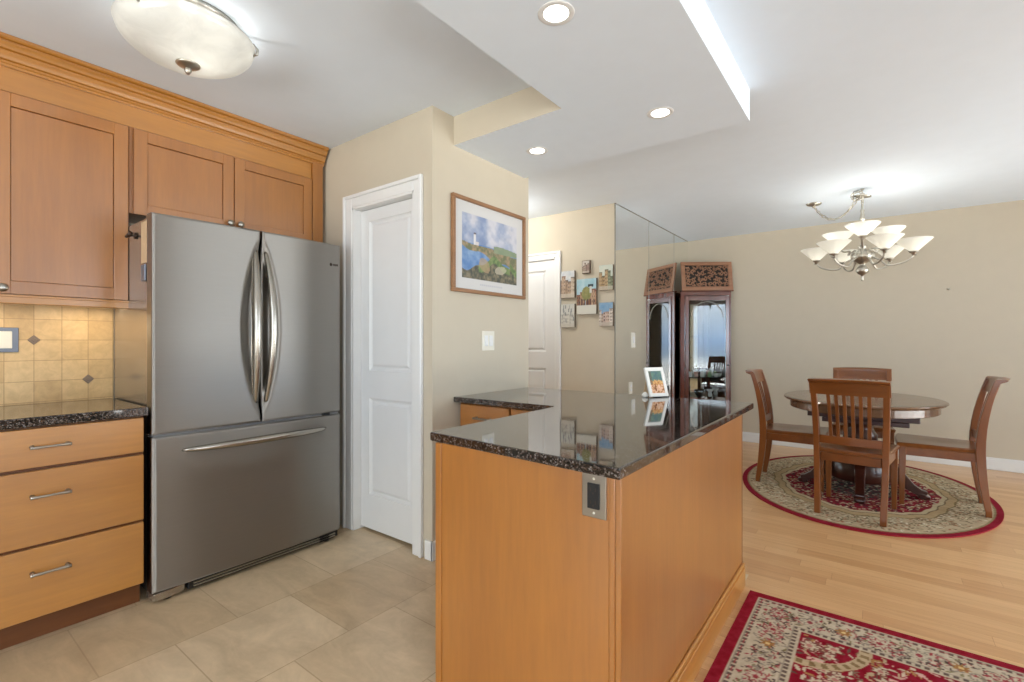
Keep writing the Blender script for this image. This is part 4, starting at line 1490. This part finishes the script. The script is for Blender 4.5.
def make_oval(img):
    h, w = img.shape[:2]
    ob = painted('pile', img, lambda u, v: (OC[0] + OA * (2 * u - 1), OC[1] + OB * (2 * v - 1), RT), 'pile', og, o)
    bm = bmesh.new(); bm.from_mesh(ob.data)
    bm.verts.ensure_lookup_table()
    kill = []
    for v_ in bm.verts:
        q = math.hypot(v_.co.x / OA, v_.co.y / OB)
        if q > 1.0:
            if q > 1.03:
                kill.append(v_)
            else:
                v_.co.x /= q; v_.co.y /= q
    bmesh.ops.delete(bm, geom=kill, context='VERTS')
    bm.to_mesh(ob.data); bm.free()


make_oval(oi)
mb = MB(o); mb.lathe([(0, 0.0005), (0.998, 0.0005), (1.0, 0.004), (1.0, RT - 0.0006), (0, RT - 0.0006)], o, 96, False, OA, OB)
mb.build('binding', bpy.data.materials['red_rug_binding'], og)

# ------------------------------------------------------------------ dining table
TC = (-0.115, 4.80)
o = (TC[0], TC[1], RT)
tb_ = thing('dining_table', 'oval brown pedestal dining table on the oval rug', 'table', o)
TA, TB, TZ = 0.535, 0.64, 0.755


def oval_solid(q, prof, base_a, base_b, n=72):
    """prof: (inset, z) pairs"""
    tbm = bmesh.new()
    rs = []
    for ins, z in prof:
        rs.append([tbm.verts.new((TC[0] + (base_a - ins) * math.cos(2 * PI * k / n), TC[1] + (base_b - ins) * math.sin(2 * PI * k / n), z)) for k in range(n)])
    for a, b in zip(rs, rs[1:]):
        for k in range(n):
            tbm.faces.new((a[k], a[(k + 1) % n], b[(k + 1) % n], b[k]))
    tbm.faces.new(rs[0][::-1]); tbm.faces.new(rs[-1])
    bmesh.ops.recalc_face_normals(tbm, faces=tbm.faces)
    q._merge(tbm, False)


mb = MB(o); oval_solid(mb, [(0.03, TZ - 0.03), (0.012, TZ - 0.026), (0.004, TZ - 0.018), (0.0, TZ - 0.012), (0.003, TZ - 0.005), (0.012, TZ - 0.001), (0.016, TZ)], TA, TB)
mb.build('tabletop', 'tabletop', tb_)
mb = MB(o); oval_solid(mb, [(0.052, TZ - 0.088), (0.045, TZ - 0.084), (0.045, TZ - 0.0305)], TA, TB)
mb.build('apron', 'tabletop', tb_)
mb = MB(o)
for sy in (-0.24, 0.18):
    mb.box(TC[0] - 0.34, TC[0] + 0.36, TC[1] + sy, TC[1] + sy + 0.06, TZ - 0.15, TZ - 0.0885, 0.003)
mb.box(TC[0] - 0.24, TC[0] + 0.30, TC[1] - 0.25, TC[1] + 0.25, TZ - 0.185, TZ - 0.1505, 0.003)
mb.build('slide_rails', 'darkwood', tb_)
mb = MB(o); mb.lathe([(0, 0.10), (0.19, 0.10), (0.20, 0.115), (0.195, 0.23), (0.18, 0.25), (0.13, 0.265), (0.105, 0.30), (0.10, 0.36), (0.115, 0.42), (0.115, 0.46), (0.09, 0.50), (0.085, 0.53), (0.11, 0.555), (0.115, 0.569), (0, 0.569)], (TC[0], TC[1], 0), 36)
mb.build('pedestal', 'darkwood', tb_)
for k in range(4):
    a = -PI / 2 + k * PI / 2 + 0.02
    dx, dy = math.cos(a), math.sin(a)
    mb = MB(o)
    pr_ = [(0.10, 0.19), (0.16, 0.19), (0.22, 0.165), (0.27, 0.12), (0.32, 0.075), (0.37, 0.045), (0.41, 0.036)]
    mb.sweep([(TC[0] + dx * r_, TC[1] + dy * r_, RT + z) for r_, z in pr_], [0.075, 0.075, 0.07, 0.064, 0.06, 0.062, 0.066], [0.16, 0.15, 0.12, 0.085, 0.06, 0.05, 0.045], (-dy, dx, 0), 0.006)
    lg = mb.build('leg', 'darkwood', tb_)
    mb = MB(o)
    mb.sweep([(TC[0] + dx * r_, TC[1] + dy * r_, RT + z) for r_, z in ((0.36, 0.024), (0.40, 0.020), (0.43, 0.014))], [0.06, 0.076, 0.05], [0.045, 0.039, 0.024], (-dy, dx, 0), 0.006)
    mb.build('foot', 'darkwood', lg)

# ------------------------------------------------------------------ dining chairs
CG = 'slat back dining chairs around the oval table'


def make_chair(label, loc, rz):
    t = thing('dining_chair', label, 'chair', loc, rz, CG)
    SZ = 0.455
    # seat: slightly dished board, wider at the front
    q = MB()
    def bow(u, v, top):
        y = -0.205 + 0.455 * v
        hw = 0.192 + 0.036 * v ** 0.8
        x = (2 * u - 1) * hw
        y += 0.012 * (1 - (2 * u - 1) ** 2) * v
        if not top:
            return (x * 0.97, y * 0.985, SZ - 0.030)
        e = min(u, 1 - u, v, 1 - v)
        z = SZ - 0.012 * math.exp(-((2 * u - 1) ** 2 * 3 + (v - 0.42) ** 2 * 9))
        if e < 0.02:
            z -= 0.007
        return (x, y, z)
    tb = bmesh.new()
    nu, nv = 18, 18
    uu = [0, 0.02] + [0.04 + 0.92 * i / nu for i in range(nu + 1)] + [0.98, 1]
    gt = [[tb.verts.new(bow(u, v, True)) for v in uu] for u in uu]
    gb_ = [[tb.verts.new(bow(u, v, False)) for v in uu] for u in uu]
    n_ = len(uu)
    for i in range(n_ - 1):
        for j in range(n_ - 1):
            tb.faces.new((gt[i][j], gt[i + 1][j], gt[i + 1][j + 1], gt[i][j + 1]))
            tb.faces.new((gb_[i][j + 1], gb_[i + 1][j + 1], gb_[i + 1][j], gb_[i][j]))
    for i in range(n_ - 1):
        for A, B in (((i, 0), (i + 1, 0)), ((i, n_ - 1), (i + 1, n_ - 1)), ((0, i), (0, i + 1)), ((n_ - 1, i), (n_ - 1, i + 1))):
            tb.faces.new((gt[A[0]][A[1]], gt[B[0]][B[1]], gb_[B[0]][B[1]], gb_[A[0]][A[1]]))
    bmesh.ops.recalc_face_normals(tb, faces=tb.faces)
    q._merge(tb, False)
    q.build('seat', 'cherryx', t)
    # rear posts run from floor to crest: sabre legs below, raked back above

    def post_y(z):
        if z < SZ:
            return -0.198 - 0.047 * (1 - z / SZ) ** 1.7
        s = (z - SZ) / 0.5
        return -0.198 - 0.012 * s - 0.080 * s * s
    zs = [0, 0.03, 0.08, 0.16, 0.25, 0.34, 0.43, 0.52, 0.6, 0.68, 0.76, 0.83, 0.88, 0.918]
    for s in (-1, 1):
        q = MB()
        q.sweep([(s * (0.183 + 0.022 * (z / 0.95)), post_y(max(z, 0.03)), z) for z in zs], 0.036,
                [0.034, 0.034, 0.037, 0.041, 0.046, 0.05, 0.052, 0.05, 0.046, 0.042, 0.038, 0.034, 0.032, 0.03], (1, 0, 0), 0.004)
        q.build('rear_leg', 'cherry', t)
    for s in (-1, 1):
        q = MB()
        q.sweep([(s * 0.198, 0.215 + 0.006 * (1 - max(z, 0.03) / 0.42), z) for z in (0, 0.03, 0.1, 0.2, 0.3, 0.425)], [0.03, 0.03, 0.032, 0.036, 0.04, 0.042], [0.03, 0.03, 0.032, 0.036, 0.04, 0.042], (1, 0, 0), 0.004)
        q.build('front_leg', 'cherry', t)
    q = MB()
    q.box(-0.18, 0.18, 0.206, 0.226, 0.365, 0.424, 0.003)
    q.box(-0.17, 0.17, -0.21, -0.19, 0.365, 0.424, 0.003)
    for s in (-1, 1):
        q.M = Matrix.Identity(4)
        q.sweep([(s * 0.186, -0.18, 0.3945), (s * 0.2, 0.20, 0.3945)], 0.02, 0.059, (1, 0, 0), 0.002)
    q.build('seat_apron', 'cherryx', t)
    # curved crest rail with rolled top
    def crest(z):
        return lambda x: (x, post_y(z) - 0.03 * (1 - (x / 0.22) ** 2), z)
    q = MB()
    N = 14
    tb = bmesh.new()
    prof = [(0.832, 0.011), (0.84, 0.012), (0.88, 0.012), (0.91, 0.013), (0.924, 0.016), (0.936, 0.012), (0.94, 0.0)]
    rings = []
    for i in range(N + 1):
        x = -0.226 + 0.452 * i / N
        yb = -0.03 * (1 - (x / 0.226) ** 2)
        cr_ = 0.006 * (1 - (x / 0.226) ** 2)
        ring = []
        for z, w in prof:
            ring.append(tb.verts.new((x, post_y(z) + yb + w, z + cr_ * (z > 0.9))))
        for z, w in prof[-2::-1]:
            back = (0.034 if z > 0.93 else 0.028) if z > 0.915 else 0.0
            ring.append(tb.verts.new((x, post_y(z) + yb - w - back, z + cr_ * (z > 0.9))))
        rings.append(ring)
    L_ = len(rings[0])
    for a, b in zip(rings, rings[1:]):
        for k in range(L_):
            tb.faces.new((a[k], a[(k + 1) % L_], b[(k + 1) % L_], b[k]))
    tb.faces.new(rings[0][::-1]); tb.faces.new(rings[-1])
    bmesh.ops.recalc_face_normals(tb, faces=tb.faces)
    q._merge(tb, False)
    q.build('crest_rail', 'cherryx', t)
    q = MB()
    q.sweep([(x, post_y(0.515) - 0.012 * (1 - (x / 0.18) ** 2), 0.515) for x in (-0.178, -0.1, 0, 0.1, 0.178)], 0.055, 0.02, (0, 0, 1), 0.003)
    q.build('lower_back_rail', 'cherryx', t)
    for k in range(6):
        x = -0.1075 + 0.043 * k
        q = MB()
        zz = [0.53, 0.6, 0.68, 0.76, 0.838]
        q.sweep([(x * (1 + 0.06 * (z - 0.53) / 0.3), post_y(z) - (0.012 + 0.018 * (z - 0.53) / 0.3) * (1 - (x / 0.2) ** 2), z) for z in zz], 0.0215, 0.011, (1, 0, 0), 0.002)
        q.build('slat', 'cherry', t)
    return t


# origin: the seat centre projected on the rug; local +y is where the sitter looks
ch = make_chair('dining chair with its slatted back to the camera, in front of the oval table', (-0.128, 4.190, RT + 0.0006), math.radians(-6.2))
dup(ch, (0.365, 4.755, RT + 0.0006), math.radians(90 - 1.5), 'dining chair in profile at the right end of the oval table')
dup(ch, (-0.58, 4.745, RT + 0.0006), math.radians(-90 + 1.0), 'dining chair in profile left of the table, behind the peninsula counter end')
dup(ch, (-0.115, 5.42, RT + 0.0006), math.radians(180 + 2), 'dining chair on the far side of the oval table facing the camera')

# ------------------------------------------------------------------ chandelier
CX, CY = -0.105, 5.06
o = (CX, CY, 1.72)
cd = thing('chandelier', 'nine shade brushed nickel chandelier with swagged chain above the dining table', 'chandelier', o)
mb = MB(o)
mb.lathe([(0, 1.715), (0.006, 1.72), (0.010, 1.735), (0.006, 1.75), (0.012, 1.765), (0.03, 1.778), (0.046, 1.80), (0.046, 1.82), (0.03, 1.842), (0.018, 1.852), (0.024, 1.865),
          (0.055, 1.885), (0.076, 1.915), (0.078, 1.94), (0.06, 1.965), (0.03, 1.98), (0.022, 1.995), (0.034, 2.005), (0.03, 2.015), (0.012, 2.025)], (CX, CY, 0), 28)
for k in range(12):
    a = 2 * PI * k / 12
    mb.tube([(CX + r_ * math.cos(a), CY + r_ * math.sin(a), z) for r_, z in ((0.05, 1.885), (0.078, 1.92), (0.078, 1.945), (0.05, 1.972))], 0.006, 6)
mb.build('body', 'nickeld', cd)
mb = MB(o)
mb.lathe([(0.012, 2.02), (0.009, 2.06), (0.014, 2.07), (0.009, 2.08), (0.009, 2.22), (0.018, 2.235), (0.02, 2.25), (0.012, 2.30), (0.016, 2.315), (0.009, 2.33), (0.009, 2.365), (0, 2.37)], (CX, CY, 0), 16)
mb.build('stem', 'nickeld', cd)


def link(q, c, ax, L_=0.024, w=0.013):
    ax = Vector(ax).normalized()
    sd = ax.orthogonal().normalized()
    q.tube([tuple(Vector(c) + ax * L_ * math.cos(t) + sd * w * math.sin(t)) for t in [2 * PI * k / 12 for k in range(12)]], 0.0046, 5, True)


mb = MB(o)
mb.M = Matrix.Translation((CX, CY, 2.435)) @ Matrix.Rotation(math.radians(9), 4, 'Y')
mb.lathe([(0.006, -0.012), (0.03, -0.010), (0.062, 0.0), (0.064, 0.004), (0.03, 0.010), (0.006, 0.012)], n=28)
mb.build('loop_cup', 'nickeld', cd)
mb = MB(o)
mb.tube([(CX, CY, 2.499), (CX, CY, 2.47), (CX + 0.014, CY, 2.455), (CX + 0.012, CY, 2.44), (CX, CY, 2.437)], 0.004, 6)
mb.lathe([(0, 2.4995), (0.016, 2.499), (0.012, 2.49), (0, 2.488)], (CX, CY, 0), 16)
mb.build('ceiling_hook', 'nickeld', cd)
SC = Vector((-0.478, 5.32, 2.47))
mb = MB(o)
for k in range(3):
    link(mb, (CX, CY, 2.385 + 0.022 * k), (0, 0.3 * (k % 2), 1), 0.015, 0.009)
n_l = 15
for k in range(n_l):
    t = (k + 0.5) / n_l
    P0, P1 = SC, Vector((CX - 0.02, CY + 0.01, 2.455))
    p = P0.lerp(P1, t); p.z -= 0.16 * (1 - (2 * t - 1) ** 2)
    t2 = t + 0.02
    p2 = P0.lerp(P1, t2); p2.z -= 0.16 * (1 - (2 * t2 - 1) ** 2)
    link(mb, p, (p2 - p) + Vector((0, 0.002 * (-1) ** k, 0)), 0.021, 0.013 if k % 2 else 0.007)
for k in range(9):
    a_ = 2 * PI * k / 9
    link(mb, (CX - 0.035 + 0.036 * math.cos(a_), CY - 0.03, 2.44 + 0.034 * math.sin(a_)), (-math.sin(a_), 0.3 * (-1) ** k, math.cos(a_)), 0.018, 0.011)
mb.build('chain', 'nickeld', cd)
mb = MB(o)
mb.lathe([(0, 0.0298), (0.062, 0.0298), (0.064, 0.024), (0.05, 0.012), (0.02, 0.004), (0.012, -0.004), (0.012, -0.01), (0, -0.012)], tuple(SC), 30)
mb.build('canopy', 'nickeld', cd)


def arm(az, R_, z0, zdip, zcup, name='arm'):
    """az measured from towards-the-camera, turning to the picture's right"""
    base = math.radians(1.2)
    tow = Vector((math.sin(base), -math.cos(base), 0)); rt = Vector((math.cos(base), math.sin(base), 0))
    d = tow * math.cos(az) + rt * math.sin(az)
    def P(r_, z):
        return (CX + d.x * r_, CY + d.y * r_, z)
    q = MB(o)
    key = [(0.06, z0), (0.12, z0 - 0.03), (R_ * 0.5, zdip), (R_ * 0.75, zdip + 0.006), (R_ * 0.93, zdip + 0.035), (R_ * 1.0, zcup - 0.02), (R_ * 1.06, zcup - 0.025)]
    pts = []
    for a, b, c_, e in zip([key[0]] + key[:-1], key, key[1:], key[2:] + [key[-1]]):
        for s in range(5):
            t = s / 5
            pts.append(P(*[0.5 * ((2 * b[i]) + (-a[i] + c_[i]) * t + (2 * a[i] - 5 * b[i] + 4 * c_[i] - e[i]) * t * t + (-a[i] + 3 * b[i] - 3 * c_[i] + e[i]) * t ** 3) for i in (0, 1)]))
    pts.append(P(*key[-1]))
    q.tube(pts, 0.0075, 8)
    cup = P(R_, 0)
    q.lathe([(0, zcup - 0.03), (0.012, zcup - 0.03), (0.012, zcup - 0.012), (0.03, zcup - 0.004), (0.034, zcup + 0.004), (0.02, zcup + 0.008), (0, zcup + 0.008)], (cup[0], cup[1], 0), 16)
    ar = q.build(name, 'nickeld', cd)
    q = MB(o)
    q.lathe([(0.024, zcup + 0.004), (0.034, zcup + 0.012), (0.118, zcup + 0.094), (0.123, zcup + 0.101), (0.119, zcup + 0.102), (0.114, zcup + 0.097), (0.034, zcup + 0.02), (0.02, zcup + 0.010)], (cup[0], cup[1], 0), 36)
    q.build('shade', 'shade', ar)
    light('chandelier_bulb', 'POINT', (cup[0], cup[1], zcup + 0.07), 0.85, (1.0, 0.96, 0.90), 0.025)


for az in (25, 85, 145, 205, 265, 325):
    arm(math.radians(az), 0.335, 1.915, 1.835, 1.925)
for az in (0, 122, 238):
    arm(math.radians(az), 0.205, 1.99, 1.985, 2.06)

# ------------------------------------------------------------------ recessed lights, ceiling bowl
for (x, y), lab in (((-0.885, 1.418), 'recessed can light in the soffit nearest the camera, at the top edge'),
                    ((-0.858, 2.345), 'recessed can light in the soffit corner over the far end of the peninsula'),
                    ((-1.61, 2.37), 'recessed can light in the soffit above the framed print wall')):
    o = (x, y, SOF)
    t = thing('recessed_light', lab, 'light', o, 0, 'recessed lights in the soffit')
    q = MB(o); q.lathe([(0.064, -0.0004), (0.064, -0.0012), (0.060, -0.002), (0.050, -0.0024), (0.046, -0.002), (0.043, -0.0012)], o, 40); q.build('trim_ring', 'trim', t)
    q = MB(o); q.lathe([(0.044, -0.0015), (0.0, -0.0018)], o, 32); q.build('lens', 'lens', t)
    light('recessed_lamp', 'SPOT', (x, y, SOF - 0.02), 1.5, (1.0, 0.95, 0.88), 0.05, spot_size=math.radians(130), spot_blend=0.6)

BX, BY, BZ = -2.235, 0.765, 2.44
o = (BX, BY, BZ)
fl = thing('ceiling_light', 'round alabaster glass bowl ceiling light with metal finial', 'light', o)
R_ = 0.238
q = MB(o)
pr_ = []
for k in range(15):
    t = k / 14
    pr_.append((R_ * math.sin(t * PI / 2), BZ - 0.112 * math.cos(t * PI / 2)))
pr_ += [(R_ + 0.004, BZ + 0.004), (R_ - 0.006, BZ + 0.002)] + [(R_ * 0.97 * math.sin(t * PI / 2), BZ - 0.104 * math.cos(t * PI / 2)) for t in [k / 14 for k in range(13, -1, -1)]]
q.lathe(pr_, (BX, BY, 0), 56); q.build('glass_bowl', 'alabaster', fl)
q = MB(o); q.lathe([(0, 2.4995), (0.19, 2.4995), (0.19, 2.485), (0.17, 2.47), (0, 2.468)], (BX, BY, 0), 36)
q.tube([(BX, BY, 2.47), (BX, BY, BZ - 0.110)], 0.005, 8); q.build('ceiling_pan', 'nickel', fl)
zf = BZ - 0.113
q = MB(o); q.lathe([(0, zf + 0.004), (0.042, zf + 0.006), (0.043, zf - 0.001), (0.035, zf - 0.007), (0.02, zf - 0.011), (0.012, zf - 0.016)], (BX, BY, 0), 28)
fin = q.build('finial', 'nickeld', fl)
q = MB(o); q.lathe([(0.010, zf - 0.013), (0.0135, zf - 0.02), (0.012, zf - 0.028), (0.006, zf - 0.038), (0.0, zf - 0.042)], (BX, BY, 0), 20); q.build('finial_tip', 'nickel', fin)
for k in range(3):
    a = math.radians(62 + 120 * k)
    q = MB(o); c_, s_ = math.cos(a), math.sin(a)
    q.tube([(BX + 0.16 * c_, BY + 0.16 * s_, 2.483), (BX + 0.235 * c_, BY + 0.235 * s_, 2.468), (BX + (R_ + 0.012) * c_, BY + (R_ + 0.012) * s_, 2.45), (BX + (R_ + 0.010) * c_, BY + (R_ + 0.010) * s_, 2.43), (BX + (R_ - 0.006) * c_, BY + (R_ - 0.006) * s_, 2.424)], 0.006, 8)
    q.build('bowl_clip', 'nickel', fl)
light('bowl_bulb', 'POINT', (BX + 0.03, BY + 0.03, BZ - 0.05), 2.2, (1.0, 0.98, 0.95), 0.03)

# hallway ceiling fixture beyond the partition, out of the picture's view
o = (-3.0, 3.5, CEIL)
hl = thing('ceiling_light', 'small round hallway ceiling light hidden behind the partition wall', 'light', o)
q = MB(o); q.lathe([(0, -0.0005), (0.15, -0.0005), (0.15, -0.02), (0, -0.02)], o, 32); q.build('ceiling_pan', 'nickel', hl)
q = MB(o); q.lathe([(0.14, -0.02), (0.12, -0.06), (0.07, -0.085), (0, -0.092)], o, 32); q.build('glass_bowl', 'trim', hl)
light('hall_bulb', 'POINT', (-3.0, 3.5, CEIL - 0.12), 32.0, (1.0, 0.97, 0.92), 0.05)

# small nail left in the dining wall
o = (0.55, YF, 1.718)
q = MB(o); q.M = Matrix.Translation(o) @ Matrix.Rotation(PI / 2, 4, 'X')
q.lathe([(0, 0.0005), (0.012, 0.0005), (0.012, 0.006), (0.006, 0.014), (0, 0.016)], n=14)
tag(q.build('wall_hook', 'nickeld'), 'tiny picture hook left in the bare dining wall right of the chandelier', 'hook')
